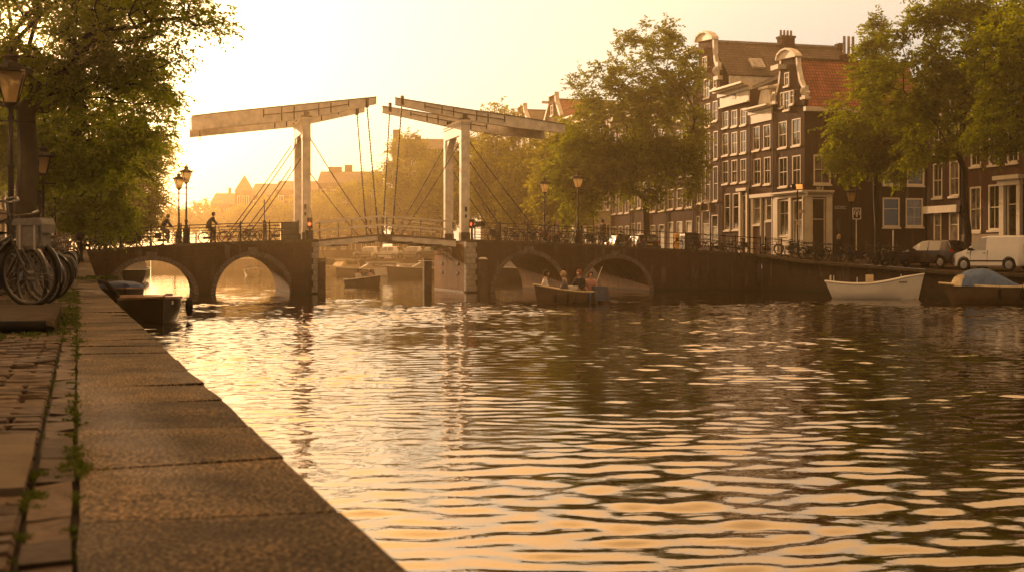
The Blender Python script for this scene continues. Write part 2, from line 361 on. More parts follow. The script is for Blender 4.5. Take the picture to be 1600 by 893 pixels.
# near left quay: granite slabs along the water
def granite():
    m, t, b = newmat('granite_slab'); b.inputs['Roughness'].default_value = .85; b.inputs['Specular IOR Level'].default_value = .12
    g = N(t, 'ShaderNodeNewGeometry')
    n1 = N(t, 'ShaderNodeTexNoise'); n1.inputs['Scale'].default_value = 110; n1.inputs['Detail'].default_value = 4
    n2 = N(t, 'ShaderNodeTexNoise'); n2.inputs['Scale'].default_value = 3.3; n2.inputs['Detail'].default_value = 6
    vo = N(t, 'ShaderNodeTexVoronoi'); vo.inputs['Scale'].default_value = 75
    for n in (n1, n2, vo): t.links.new(g.outputs['Position'], n.inputs['Vector'])
    c1 = ramp(t, n1.outputs[0], [(.42, (.008, .005, .003)), (.5, (.03, .023, .015)), (.61, (.13, .1, .066))])
    c2 = ramp(t, n2.outputs[0], [(.3, (.38, .37, .36)), (.5, (1, .96, .9)), (.7, (1.7, 1.5, 1.3))])
    mx = N(t, 'ShaderNodeMix', data_type='RGBA', blend_type='MULTIPLY'); mx.inputs[0].default_value = 1
    t.links.new(c1, mx.inputs['A']); t.links.new(c2, mx.inputs['B'])
    ri = N(t, 'ShaderNodeMapRange'); ri.inputs[3].default_value = .62; ri.inputs[4].default_value = 1.5; t.links.new(g.outputs['Random Per Island'], ri.inputs[0])
    vm = N(t, 'ShaderNodeVectorMath', operation='SCALE'); t.links.new(mx.outputs['Result'], vm.inputs[0]); t.links.new(ri.outputs[0], vm.inputs['Scale'])
    t.links.new(vm.outputs[0], b.inputs['Base Color'])
    b1 = N(t, 'ShaderNodeBump'); b1.inputs['Strength'].default_value = .55; b1.inputs['Distance'].default_value = .006; t.links.new(n1.outputs[0], b1.inputs['Height'])
    b2 = N(t, 'ShaderNodeBump'); b2.inputs['Strength'].default_value = .8; b2.inputs['Distance'].default_value = .04; t.links.new(n2.outputs[0], b2.inputs['Height'])
    b3 = N(t, 'ShaderNodeBump'); b3.inputs['Strength'].default_value = .5; b3.inputs['Distance'].default_value = .006; t.links.new(vo.outputs[0], b3.inputs['Height'])
    t.links.new(b1.outputs[0], b2.inputs['Normal']); t.links.new(b2.outputs[0], b3.inputs['Normal']); t.links.new(b3.outputs[0], b.inputs['Normal'])
    return m
M['granite'] = granite()
def clinker():
    m, t, b = newmat('clinker_brick'); b.inputs['Roughness'].default_value = .88; b.inputs['Specular IOR Level'].default_value = .12
    g = N(t, 'ShaderNodeNewGeometry'); n = N(t, 'ShaderNodeTexNoise'); n.inputs['Scale'].default_value = 28; n.inputs['Detail'].default_value = 5
    t.links.new(g.outputs['Position'], n.inputs['Vector'])
    c = ramp(t, g.outputs['Random Per Island'], [(0, (.022, .014, .009)), (.5, (.046, .03, .019)), (1, (.075, .051, .033))])
    c2 = ramp(t, n.outputs[0], [(.3, (.55,)*3), (.7, (1.25,)*3)])
    mx = N(t, 'ShaderNodeMix', data_type='RGBA', blend_type='MULTIPLY'); mx.inputs[0].default_value = 1
    t.links.new(c, mx.inputs['A']); t.links.new(c2, mx.inputs['B']); t.links.new(mx.outputs['Result'], b.inputs['Base Color'])
    bp = N(t, 'ShaderNodeBump'); bp.inputs['Strength'].default_value = .7; bp.inputs['Distance'].default_value = .006; t.links.new(n.outputs[0], bp.inputs['Height'])
    t.links.new(bp.outputs[0], b.inputs['Normal']); return m
M['clinker'] = clinker()
qd = Vector((-.3216, .9469, 0)); qn = Vector((-.9469, -.3216, 0))       # along the left quay, and away from the water
def QL(a, o, dz=0):                        # a metres along the coping edge, o metres inland
    p = Vector((.53, 0, 0))+qd*a+qn*o; return Vector((p.x, p.y, zL(p.y)+dz))
root = empty('quay_wall', QL(1, 0)-zV*1.5, label='near quay edge of worn granite slabs running to the bridge', cat='quay wall')
mb = MB(); a = -12.0; L = []
edges = []
while a < 80: edges.append(a); a += random.uniform(.66, .8) if a < 12 else random.uniform(.8, 1.1)
def slabby(mb, p0, p1, o0, o1, gap, drop, tilt, ch=.008, step=.17):
    """one stone: chamfered, slightly tilted, its long edges a little ragged"""
    n = max(2, int((p1-p0)/step) if p0 < 14 else 2); h = [random.uniform(-tilt, tilt) for _ in range(4)]
    vs = []
    for i in range(n):
        k = i/(n-1); a = p0+gap+(p1-p0-2*gap)*k
        for j, o in enumerate((o0, o0+ch, o1-ch, o1)):
            oo = o+random.uniform(-.005, .004)*(j in (0, 3)); zz = (h[0]*(1-k)+h[1]*k)*(1 if j < 2 else 0)+(h[2]*(1-k)+h[3]*k)*(0 if j < 2 else 1)
            a2 = a+(ch if i == 0 else -ch if i == n-1 else 0)*0
            vs.append(QL(a2, oo, zz-(.005 if j in (0, 3) or i in (0, n-1) else 0)))
        vs.append(QL(a, o0, -drop)); vs.append(QL(a, o1, -drop))
    fs = []
    for i in range(n-1):
        b = i*6; c = b+6
        fs += [(b+j, b+j+1, c+j+1, c+j) for j in range(3)]+[(b+4, b, c, c+4), (b+3, b+5, c+5, c+3)]
    e = (n-1)*6; fs += [(4, 5, 3, 2, 1, 0), (e, e+1, e+2, e+3, e+5, e+4)]
    mb.add(vs, fs)
for a0, a1 in zip(edges, edges[1:]): slabby(mb, a0, a1, -.0, .5, .009, .2, .009, .014)
mb.build('coping', M['granite'], root, smooth=False)
mb = MB(); vs = []; fs = []
A = np.arange(-12, 81, 3.0)
for a in A:
    p = QL(a, .03); vs += [(p.x, p.y, -1.2), (p.x, p.y, p.z-.18)]
for i in range(len(A)-1): fs.append((2*i, 2*i+2, 2*i+3, 2*i+1))
mb.add(vs, fs); mb.build('brick_face', M['brkquay'], root)
# paving: gutter course, then rows of clinkers across, as one surface
mb = MB(); a = -3.0
while a < 30:
    l = random.uniform(.17, .23); slabby(mb, a, a+l, .512, .592, .005, .06, .006, .008, .3); a += l
def field(mb, a0, a1, o0, o1, row, ln):
    a = a0; k = 0
    while a < a1:
        o = o0+(k % 2)*ln*.5-ln*.5*random.random()*.2
        o = o0
        first = ln*.5 if k % 2 else ln
        while o < o1:
            e = min(o+first*random.uniform(.94, 1.04), o1)
            wob = random.uniform(-.008, .008)
            vs = []; h = [random.uniform(-.006, .006) for _ in range(4)]; g = .007; c = .008
            A0, A1 = a+g+wob*.3, a+row-g+wob*.3
            for (aa, oo, hh) in ((A0, o+g, h[0]), (A1, o+g, h[1]), (A1, e-g, h[2]), (A0, e-g, h[3])): vs.append(QL(aa, oo, hh-.05)); 
            for (aa, oo, hh) in ((A0, o+g, h[0]), (A1, o+g, h[1]), (A1, e-g, h[2]), (A0, e-g, h[3])): vs.append(QL(aa, oo, hh-.012)); 
            for (aa, oo, hh) in ((A0+c, o+g+c, h[0]), (A1-c, o+g+c, h[1]), (A1-c, e-g-c, h[2]), (A0+c, e-g-c, h[3])): vs.append(QL(aa, oo, hh-.003))
            mb.add(vs, [(0, 1, 5, 4), (1, 2, 6, 5), (2, 3, 7, 6), (3, 0, 4, 7), (4, 5, 9, 8), (5, 6, 10, 9), (6, 7, 11, 10), (7, 4, 8, 11), (8, 9, 10, 11)])
            o = e; first = ln
        a += row; k += 1
field(mb, -1, 13, .6, 2.7, .1, .2); field(mb, 13, 34, .6, 6.5, .12, .24)
pv = mb.build('brick_pavement', M['clinker']); tag(pv, kind='structure')
mb = MB(); vs = []; fs = []
for i, a in enumerate(np.arange(-12, 82, 1.0)):
    vs += [QL(a, .49, -.028), QL(a, 7.5, -.028)]
    if i: fs.append((2*i-2, 2*i-1, 2*i+1, 2*i))
mb.add(vs, fs); tag(mb.build('ground_bedding', M['dirt']), kind='structure')

# ---------------------------------------------------------------- water
def watermat():
    m, t, b = newmat('canal_water'); b.inputs['Base Color'].default_value = (.012, .009, .004, 1); b.inputs['Roughness'].default_value = .03
    b.inputs['IOR'].default_value = 2.3; b.inputs['Specular Tint'].default_value = (1, .84, .55, 1); b.inputs['Specular IOR Level'].default_value = .5  # warm specular tint puts golden light into the colour of the reflections
    g = N(t, 'ShaderNodeNewGeometry'); mp = N(t, 'ShaderNodeMapping'); mp.inputs['Scale'].default_value = (.8, 1.3, 1)
    t.links.new(g.outputs['Position'], mp.inputs[0])
    n = N(t, 'ShaderNodeTexNoise'); n.inputs['Scale'].default_value = 5.5; n.inputs['Detail'].default_value = 3; t.links.new(mp.outputs[0], n.inputs['Vector'])
    bp = N(t, 'ShaderNodeBump'); bp.inputs['Strength'].default_value = .17; bp.inputs['Distance'].default_value = .02
    t.links.new(n.outputs[0], bp.inputs['Height']); t.links.new(bp.outputs[0], b.inputs['Normal']); return m
M['water'] = watermat()
YY = np.concatenate([np.array([-60, -30, -12, -4, 0, 3]), np.arange(5.5, 24, .06), np.arange(24, 60, .1), np.arange(60, 100, .17), np.arange(100, 195, .6), np.array([200, 260])])
AA = np.concatenate([np.array([-3.]), np.arange(0, 14, .08), np.arange(14, 46, .13), np.arange(46, 60, .8), np.array([80, 110])])
xl = np.array([XL(y) for y in YY]); XX = xl[:, None]+AA[None, :]; YG = np.repeat(YY[:, None], len(AA), 1)
def lownoise(X, Y, sc, seed):
    r = np.random.default_rng(seed); o = np.zeros_like(X)
    for _ in range(7):
        th = r.uniform(0, 6.28); k = 2*np.pi/(sc*r.uniform(.6, 1.6)); o += np.sin(k*(X*np.cos(th)+Y*np.sin(th))+r.uniform(0, 6.28))
    return o/np.sqrt(3.5)
Hh = np.zeros_like(XX); rr = np.random.default_rng(3)
lam = np.exp(rr.uniform(np.log(.3), np.log(1.7), 90)); th = rr.normal(np.pi/2+.03, .5, 90)
wt = np.exp(-(np.log(lam/.46)/.6)**2); wt = wt/np.sqrt((wt**2).sum()/2); slope = .084*wt
wx = XX+.2*lownoise(XX, YG, 8, 11); wy = YG+.2*lownoise(XX, YG, 9, 12)
for l, t_, s_ in zip(lam, th, slope):
    k = 2*np.pi/l; f = 1 if l > .7 else np.clip((75-YG)/30, 0, 1)
    ph = k*(wx*np.cos(t_)+wy*np.sin(t_))+rr.uniform(0, 6.28); Hh += f*s_*l/(2*np.pi)*(np.sin(ph)+.18*np.cos(2*ph))
amp = (.85+.28*lownoise(XX, YG, 16, 21)+.2*lownoise(XX, YG, 6, 22)).clip(.3, 1.6)
amp *= np.interp(YG, [6, 12, 20, 40, 60, 100], [.5, .68, .88, 1.0, 1.1, 1.0])
# wake that trails the passenger boat off to the right
amp *= 1+.9*np.exp(-((YG-55.5-.1*XX)/3.0)**2)*(XX > -2)+.8*np.exp(-((YG-62)/5)**2)
edge = np.ones_like(XX)
Hh *= amp*np.where(YG < 5.5, 0, 1)
V_ = np.stack([XX, YG, Hh], -1).reshape(-1, 3); nr, nc = XX.shape
ii = (np.arange(nr-1)[:, None]*nc+np.arange(nc-1)[None, :]).ravel()
wo = arr_mesh('canal_water', V_, np.stack([ii, ii+1, ii+nc+1, ii+nc], 1), M['water'], smooth=True); tag(wo, kind='structure')

# ---------------------------------------------------------------- haze: one closed box round everything
hz = MB(); hz.box(-420, 420, -70, 640, -3, 33)
hm = bpy.data.materials.new('haze'); hm.use_nodes = True; t = hm.node_tree
for n in list(t.nodes):
    if n.type == 'BSDF_PRINCIPLED': t.nodes.remove(n)
pvn = t.nodes.new('ShaderNodeVolumePrincipled'); pvn.inputs['Density'].default_value = .00085; pvn.inputs['Color'].default_value = (1, .72, .37, 1); pvn.inputs['Anisotropy'].default_value = .85
t.links.new(pvn.outputs[0], t.nodes['Material Output'].inputs['Volume'])
ho = hz.build('haze', hm); tag(ho, kind='stuff')
# ---------------------------------------------------------------- the brick arched bridge
WID = 9.3
TOP = [(136, 391), (220, 385), (295, 380), (370, 377), (490, 373.7), (740, 374), (827, 377), (915, 381), (1002, 386), (1080, 390), (1190, 397)]
TT = []
for px, py in TOP:
    t_, Y_ = BT(px); TT.append((t_, Z(py, Y_)))
def ztop(t): return ip(t, TT)
def tpx(px, s=0): return BT(px, s)[0]
def arched(name, px0, px1, arches, label, m=None):
    m = m or M['brkbridge']
    t0, t1 = tpx(px0), tpx(px1)
    root = empty(name, BL((t0+t1)/2, 0, 0), label=label, cat='bridge')
    ar = []
    for a0, a1, cy in arches:
        ta, tb = tpx(a0), tpx(a1); ar.append(((ta+tb)/2, (tb-ta)/2, Z(cy, BT((a0+a1)/2)[1])))
    ts = set(np.arange(t0, t1, .5)) | {t1}
    for c, h, zc in ar: ts |= {c+h*math.cos(x) for x in np.linspace(0, math.pi, 29)}
    ts = sorted(ts); ts = [a for i, a in enumerate(ts) if i == 0 or a-ts[i-1] > 1e-4]
    def zb(t, eps):
        for c, h, zc in ar:
            if abs(t+eps-c) < h: return -.9 if False else max(0., zc*math.sqrt(max(0, 1-((t-c)/h)**2)))
        return -.9
    mb = MB(); so_ = MB()
    for a, b in zip(ts, ts[1:]):
        mid = (a+b)/2; e1, e2 = mid-a, mid-b
        za, zb_ = zb(a, e1*.5), zb(b, e2*.5)
        inar = zb(mid, 0) > -.5
        for s in (0, WID): mb.add([BL(a, s, za), BL(b, s, zb_), BL(b, s, ztop(b)-.12), BL(a, s, ztop(a)-.12)], [(0, 1, 2, 3)])
        if inar: so_.add([BL(a, 0, za), BL(b, 0, zb_), BL(b, WID, zb_), BL(a, WID, za)], [(0, 1, 2, 3)])
    for c, h, zc in ar:
        for sg in (-1, 1): so_.add([BL(c+sg*h, 0, -.9), BL(c+sg*h, WID, -.9), BL(c+sg*h, WID, 0), BL(c+sg*h, 0, 0)], [(0, 1, 2, 3)])
    for t_ in (t0, t1): mb.add([BL(t_, 0, -.9), BL(t_, WID, -.9), BL(t_, WID, ztop(t_)-.12), BL(t_, 0, ztop(t_)-.12)], [(0, 1, 2, 3)])
    mb.build('brick_wall', m, root); so_.build('arch_vault', M['brksunlit'], root)
    for c, h, zc in ar:
        mb = MB(); n = 34
        for i in range(n):
            x0 = math.pi*i/n+.006; x1 = math.pi*(i+1)/n-.006; th_ = .28
            q = [(c+(h+d)*math.cos(x), (zc+d)*math.sin(x)) for x, d in ((x0, .0), (x0, th_), (x1, th_), (x1, 0.))]
            vs = [BL(a, -.035, z) for a, z in q]+[BL(a, .02, z) for a, z in q]
            mb.add(vs, [(0, 1, 2, 3), (0, 4, 5, 1), (1, 5, 6, 2), (2, 6, 7, 3), (3, 7, 4, 0)])
        mb.build('arch_ring', M['brkring'], root)
        mb = MB(); mb.bbox(c-.3, c+.3, -.06, .03, zc+.05, zc+.5); mb.build('keystone', M['brkring'], root)
    g = np.linspace(t0, t1, max(3, int((t1-t0)/1.1)))
    for s0, s1 in ((-.1, .32), (WID-.32, WID+.1)):
        mb = MB()
        for a, b in zip(g, g[1:]):
            za, zb2 = ztop(a), ztop(b)
            vs = [BL(t, s, z) for t, zz in ((a+.006, za), (b-.006, zb2)) for s, z in ((s0, zz-.17), (s0, zz-.015), (s0+.015, zz), (s1, zz), (s1, zz-.17))]
            mb.add(vs, [(i, i+1, i+6, i+5) for i in range(4)]+[(0, 1, 2, 3, 4), (9, 8, 7, 6, 5), (4, 9, 5, 0)])
        mb.build('coping', M['coping'], root)
    mb = MB(); g = np.linspace(t0, t1, 24); vs = []
    for a in g: vs += [BL(a, .3, ztop(a)-.06), BL(a, WID-.3, ztop(a)-.06)]
    mb.add(vs, [(2*i, 2*i+2, 2*i+3, 2*i+1) for i in range(len(g)-1)]); mb.build('roadway', M['asphalt'], root)
    return root
left_b = arched('arched_bridge', 120, 497, [(170, 303, 407), (337, 453, 400)], 'dark brick bridge approach with two arches on the left side')
right_b = arched('arched_bridge', 729, 1190, [(773, 880, 397), (908, 1015, 403.5)], 'dark brick bridge approach with two arches on the right side', M['brkbridge'])
# stone corners and pier trim
for root, p0, p1, ends in ((left_b, 487, 498, None), (right_b, 728.4, 745, None)):
    mb = MB(); t0, t1 = tpx(p0), tpx(p1); z = .1; k = 0
    while z < ztop(t0)-.25:
        h = .34; x = .0 if k % 2 == 0 else .09
        if root is left_b: mb.bbox(t0+x, t1+.02, -.05, .5, z, z+h-.015)
        else: mb.bbox(t0-.02, t1-x, -.05, .5, z, z+h-.015)
        z += h; k += 1
    mb.build('corner_stones', M['stone'], root)
mb = MB(); mb.bbox(tpx(455), tpx(487)-.02, -.12, .3, -.9, ztop(tpx(470))-.16); mb.build('pier_face', M['brkbridge'], left_b)
mb = MB(); mb.bbox(tpx(729)-.06, tpx(729)+.0, .5, WID, -.9, .12); mb.build('pier_footing', M['stone'], right_b)
mb = MB(); mb.bbox(tpx(729)-.045, tpx(729)-.0, .52, WID-.02, .14, ztop(tpx(729))-.2); mb.build('pier_side', M['brksunlit'], right_b)  # thin panel that carries the sunlit orange of this face in its colour
for s_, zz in ((2.0, 1.7), (2.0, 1.1), (6.6, 1.7), (6.6, 1.1)):
    mb = MB(); mb.bbox(tpx(729)-.09, tpx(729)-.05, s_, s_+.9, zz, zz+.16); mb.build('bearing_stone', M['brkring'], right_b)

# wooden dolphins
def dolphin(pxc, wpx, pytop, s, label, cap):
    t_, Y_ = BT(pxc, s); r = wpx*Y_/F/2; zt = Z(pytop, Y_); c = BL(t_, s, 0)
    rt = empty('mooring_post', (c.x, c.y, 0), label=label, cat='mooring post')
    mb = MB(); mb.obox((c.x, c.y, zt/2-.6), r*.96, r*.96, zt/2+.5, uV, cV); mb.build('timber', M['wood'], rt)
    mb = MB()
    if cap: mb.lathe([(r*1.12, 0), (r*1.2, .05), (r*.6, .14)], 14, (c.x, c.y, zt-.02))
    else: mb.obox((c.x, c.y, zt+.0), r*1.05, r*1.05, .05, uV, cV)
    mb.build('cap', M['white'] if cap else M['iron'], rt)
dolphin(502.5, 11.5, 405, -.8, 'square dark timber post in the water at the left bridge pier', False)
dolphin(667.5, 12.5, 405.5, 4.0, 'square timber post left of the sunlit pier', False)
dolphin(754.5, 12.5, 405, -.8, 'timber post with a pale round cap in front of the right pier', True)

# ---------------------------------------------------------------- drawbridge portals with balance beams
def portal(side):
    L = side == 'l'
    pn = (472, 484.6) if L else (719, 732.6)
    sn, sf = 1.7, 6.3
    tc, Yc = BT(sum(pn)/2, sn); hw = (pn[1]-pn[0])*Yc/F/2; zd = ztop(tpx(480 if L else 740))-.05
    zt = Z(184 if L else 188, Yc)
    c0 = BL(tc, (sn+sf)/2, zd)
    root = empty('drawbridge_portal', c0, label='white timber drawbridge portal on the %s pier, its balance beam tilting down to the %s' % (('left', 'left') if L else ('right', 'right')), cat='drawbridge')
    for s in (sn, sf):
        mb = MB(); mb.bbox(tc-hw, tc+hw, s-.26, s+.26, zd+.5, zt-.95)
        mb.bbox(tc-hw-.02, tc+hw+.02, s-.28, s+.28, zt-1.35, zt-1.25)
        mb.build('post', M['white'], root)
        mb = MB(); mb.bbox(tc-hw-.03, tc+hw+.03, s-.29, s+.29, zd, zd+.5); mb.build('post_shoe', M['black'], root)
    # arched header between the posts (in the c direction)
    mb = MB(); za = zt-.95; n = 18; c = (sn+sf)/2; half = (sf-sn)/2-.26
    poly = [(sf+.26, za), (sf+.26, zt), (sn-.26, zt), (sn-.26, za), (sn+.26, za-.0)]
    # spandrel: arch springs 1.5 m below the header
    zs = za-1.6
    for sgn in (-1, 1):
        pts = []
        for i in range(n+1):
            x = math.pi/2*i/n; pts.append((c+sgn*half*math.cos(x), zs+1.75*math.sin(x)))
        for (a, z1), (b, z2) in zip(pts, pts[1:]):
            vs = [BL(tc+e*hw*.8, q, z) for e in (-1, 1) for q, z in ((a, z1), (b, z2), (b, za+.1), (a, za+.1))]
            mb.add(vs, [(0, 1, 2, 3), (4, 5, 6, 7), (0, 1, 5, 4)])
    mb.bbox(tc-hw, tc+hw, sn-.26, sf+.26, za, zt)
    mb.build('header', M['white'], root)
    mb = MB(); mb.bbox(tc-hw-.07, tc+hw+.07, sn-.34, sf+.34, zt-.16, zt-.0); mb.bbox(tc-hw-.04, tc+hw+.04, sn-.3, sf+.3, zt-.3, zt-.2); mb.build('cornice', M['white'], root)
    for s in (sn, sf):
        mb = MB(); mb.bbox(tc-.34, tc+.34, s-.2, s+.2, zt, zt+.1); mb.bbox(tc-.16, tc+.16, s-.24, s+.24, zt+.1, zt+.34); mb.build('pivot', M['black'], root)
    # balance beams
    near = [(299, 182.5, 204.6), (350, 176.4, 199.3), (473, 164, 187.4), (530, 158.4, 175.5), (587.5, 152.7, 163)] if L else \
           [(616.5, 154, 164), (668, 162.3, 175), (726, 171.5, 188), (812, 184, 201), (882, 195.5, 208.3)]
    line = []
    for px, a, b in near:
        t_, Y_ = BT(px, sn); line.append((t_, Z(a, Y_), Z(b, Y_)))
    for s in (sn, sf):
        mb = MB(); vs = []; th_ = .17
        for t_, a, b in line: vs += [BL(t_, s-th_, b), BL(t_, s+th_, b), BL(t_, s+th_, a), BL(t_, s-th_, a)]
        k = len(line); fs = [(4*i+j, 4*i+(j+1) % 4, 4*i+4+(j+1) % 4, 4*i+4+j) for i in range(k-1) for j in range(4)]+[(0, 1, 2, 3), (4*k-4, 4*k-3, 4*k-2, 4*k-1)]
        mb.add(vs, fs); bm_ = mb.build('balance_beam', M['white'], root)
        mb = MB(); vs = []
        for t_, a, b in line: vs += [BL(t_, s-th_-.05, a), BL(t_, s+th_+.05, a), BL(t_, s+th_+.05, a+.05), BL(t_, s-th_-.05, a+.05)]
        mb.add(vs, fs); mb.build('beam_cap', M['coping'], bm_)
        mb = MB()      # iron straps and the tie along the pivot
        for f in (-2.6, -1.5, -.75, .75, 1.5, 2.6):
            t_ = tc+f; a = ip(t_, [(q[0], q[1]) for q in line]); b = ip(t_, [(q[0], q[2]) for q in line])
            z0_ = b+.05 if abs(f) < 2 else (a+b)/2-.1
            mb.bbox(t_-.035, t_+.035, s-th_-.02, s+th_+.02, z0_ if f != 0 else b, a-.05)
        tz = [tc+f for f in np.linspace(-2.6, 2.6, 9)]
        mb.tube([BL(t_, s-th_-.03, (ip(t_, [(q[0], q[1]) for q in line])+ip(t_, [(q[0], q[2]) for q in line]))/2+.05) for t_ in tz], .028, 6)
        mb.build('iron_strap', M['iron'], bm_)
    # counterweight box between the heavy ends
    i0, i1 = (0, 1) if L else (4, 3)
    ta, tb = line[i0][0], line[i1][0]
    mb = MB()
    if not L: tb = ta+(tb-ta)*.9
    za_, zb_ = line[i0][2], ip(tb, [(q[0], q[2]) for q in line]); ha = .62
    mb.add([BL(t_, s, z) for t_, z in ((ta, za_), (tb, zb_)) for s, dz in ((sn+.17, 0), (sf-.17, 0)) for z in (z, z+ha)],
           [(0, 1, 3, 2), (4, 5, 7, 6), (0, 2, 6, 4), (1, 3, 7, 5), (0, 1, 5, 4), (2, 3, 7, 6)])
    mb.build('counterweight', M['white'], root)
    # ring at the heavy end
    e = BL(ta+(.5 if L else -.5), sn+.0, za_-.0)
    mb = MB(); mb.tube([e, e-zV*.25], .02, 6); mb.tube([e-zV*.25+uV*(.06*math.sin(x))-zV*(.16-.16*math.cos(x)) for x in np.linspace(0, 6.28, 13)], .022, 5); mb.build('ring', M['iron'], root)
    # hangers to the leaf
    hs = [((573, 163), (591, 368), sn), ((557.5, 175), (573, 368), sf)] if L else [((628, 160), (613, 366), sn), ((609, 170.5), (598, 366), sf)]
    for (a, b), (c_, d), s in hs:
        p = BP(a, b, s); q = BP(c_, d, s); k = p+(q-p)*.78
        mb = MB(); mb.obox(p+zV*.1, .1, .2, .3, uV, cV); mb.build('hanger_hook', M['iron'], root)
        mb = MB(); mb.tube([p, k], .03, 6)
        for i in range(34):
            x = p+(k-p)*(i/34); mb.obox(x, .045, .02, .06, uV, cV)
        mb.build('hanger_chain', M['ironrod'], root)
        mb = MB(); mb.tube([k, q], .055, 6); mb.obox(q, .1, .08, .12, uV, cV); mb.build('hanger_rod', M['ironrod'], root)
    rods = ([((470, 216), (356, 376), sn), ((470, 248), (382, 375), sn), ((455, 228), (347, 377), sf), ((455, 261), (370, 376), sf),
             ((483.5, 214.6), (582, 367), sn), ((484, 270), (560, 368), sf)] if L else
            [((732.6, 220.7), (848, 372), sn), ((732.6, 252), (822, 372), sn), ((706, 240), (795, 372), sf), ((704, 262), (776, 372), sf),
             ((718, 223.7), (627, 367), sn), ((692, 234), (619, 362), sf)])
    for (a, b), (c_, d), s in rods:
        p, q = BP(a, b, s), BP(c_, d, s); mid = (p+q)/2-zV*(.12 if abs(c_-a) > 60 else .05)
        mb = MB(); mb.tube([p, (p+mid)/2-zV*.02, mid, (q+mid)/2-zV*.02, q], .034, 6); mb.build('stay_rod', M['ironrod'], root)
    # small lamp box on the near post
    mb = MB(); t_, Y_ = BT(477 if L else 728, sn-.3); z_ = Z(323 if L else 327, Y_); mb.bbox(t_-.06, t_+.06, sn-.36, sn-.26, z_-.15, z_+.15)
    mb.bbox(t_-.05, t_+.05, sn-.34, sn-.26, z_-.55, z_-.33); mb.build('post_lamp', M['black'], root)
    return root
portal('l'); portal('r')

# leaves of the drawbridge
def leaf(L):
    pts = [(497.5, 374.2, 385.5), (545, 369.8, 381), (590, 365.8, 375.5)] if L else [(612, 366.2, 376), (660, 369.5, 380.5), (712, 373.6, 385.5)]
    s0, s1 = 1.0, 7.0
    q = []
    for px, a, b in pts:
        t_, Y_ = BT(px, s0); q.append((t_, Z(a, Y_), Z(b, Y_)))
    if L: q.append((tpx(601, s0), q[-1][1]+.01, q[-1][2]))
    else: q.insert(0, (tpx(601, s0)+.03, q[0][1]+.01, q[0][2]))
    root = empty('drawbridge_leaf', BL(q[1][0], 4, 2.5), label='white sided %s half of the lifting deck between the piers' % ('left' if L else 'right'), cat='bridge deck')
    mb = MB(); vs = []
    for t_, a, b in q: vs += [BL(t_, s0-.12, a-.1), BL(t_, s1+.12, a-.1), BL(t_, s1+.12, a), BL(t_, s0-.12, a)]
    k = len(q); fs = [(4*i+j, 4*i+(j+1) % 4, 4*i+4+(j+1) % 4, 4*i+4+j) for i in range(k-1) for j in range(4)]+[(0, 1, 2, 3), (4*k-4, 4*k-3, 4*k-2, 4*k-1)]
    mb.add(vs, fs); mb.build('planking', M['wood'], root)
    for s in (s0, (s0+s1)/2, s1):
        mb = MB(); vs = []
        qq = q[:-1] if L else q[1:]
        for t_, a, b in qq: vs += [BL(t_, s-.08, b), BL(t_, s+.08, b), BL(t_, s+.08, a-.1), BL(t_, s-.08, a-.1)]
        k = len(qq); fs2 = [(4*i+j, 4*i+(j+1) % 4, 4*i+4+(j+1) % 4, 4*i+4+j) for i in range(k-1) for j in range(4)]+[(0, 1, 2, 3), (4*k-4, 4*k-3, 4*k-2, 4*k-1)]
        mb.add(vs, fs2); mb.build('girder', M['white'], root)
        for f in ((.35, .8) if L else (.2, .65)):
            t_ = qq[0][0]+(qq[-1][0]-qq[0][0])*f; b = ip(t_, [(x[0], x[2]) for x in qq])
            mb = MB(); mb.bbox(t_-.5, t_+.5, s-.14, s+.14, b-.07, b); mb.build('girder_shoe', M['iron'], root)
    mb = MB(); e = q[-2] if L else q[1]
    for s in (s0, s1): mb.bbox(min(e[0], (q[-1] if L else q[0])[0]), max(e[0], (q[-1] if L else q[0])[0]), s-.15, s+.15, e[2]-.02, e[1]-.11)
    mb.build('end_block', M['wood'], root)
    # rails: two white bars each side on iron stanchions
    for s in (s0, s1):
        for h in (1.08, .55):
            mb = MB(); mb.tube([BL(t_, s, a+h) for t_, a, b in q], .075, 4); mb.build('rail', M['white2'], root)
        for f in (.02, .5, .96):
            t_ = q[0][0]+(q[-1][0]-q[0][0])*f; a = ip(t_, [(x[0], x[1]) for x in q])
            mb = MB(); mb.bbox(t_-.03, t_+.03, s-.03, s+.03, a, a+1.12); mb.build('stanchion', M['ironrod'], root)
leaf(True); leaf(False)

# ---------------------------------------------------------------- iron railings
def railing(pts, label, group=None, h=1.05, n=None, post=.045, gap=1.65, knob=True):
    """pts: base points in the world; posts evenly spaced, three round rails"""
    d = [0]
    for a, b in zip(pts, pts[1:]): d.append(d[-1]+(b-a).length)
    def at(x): return Vector([ip(x, [(dd, p[i]) for dd, p in zip(d, pts)]) for i in range(3)])
    root = empty('iron_railing', pts[0], label=label, cat='railing', group=group)
    for k, hh in enumerate((h, h*.66, h*.3)):
        mb = MB(); g = np.linspace(0, d[-1], max(2, int(d[-1]/1.0)+1)); mb.tube([at(x)+zV*hh for x in g], .028 if k == 0 else .02, 6); mb.build('rail', M['iron'], root)
    n = max(2, int(d[-1]/gap)+1); proto = None
    for i in range(n):
        p = at(d[-1]*i/(n-1))
        if proto is None:
            mb = MB(); mb.lathe([(post*1.7, -.05), (post*1.7, .12), (post, .16), (post, h-.02), (post*1.25, h+.0), (post*1.25, h+.05), (post*.5, h+.08), (post*.8, h+.12), (.005, h+.16)], 8)
            proto = mb.build('post', M['iron'], root, smooth=True, local=True); proto.location = p-pts[0]
        else:
            c = proto.copy(); COL.objects.link(c); c.location = p-pts[0]
    return root
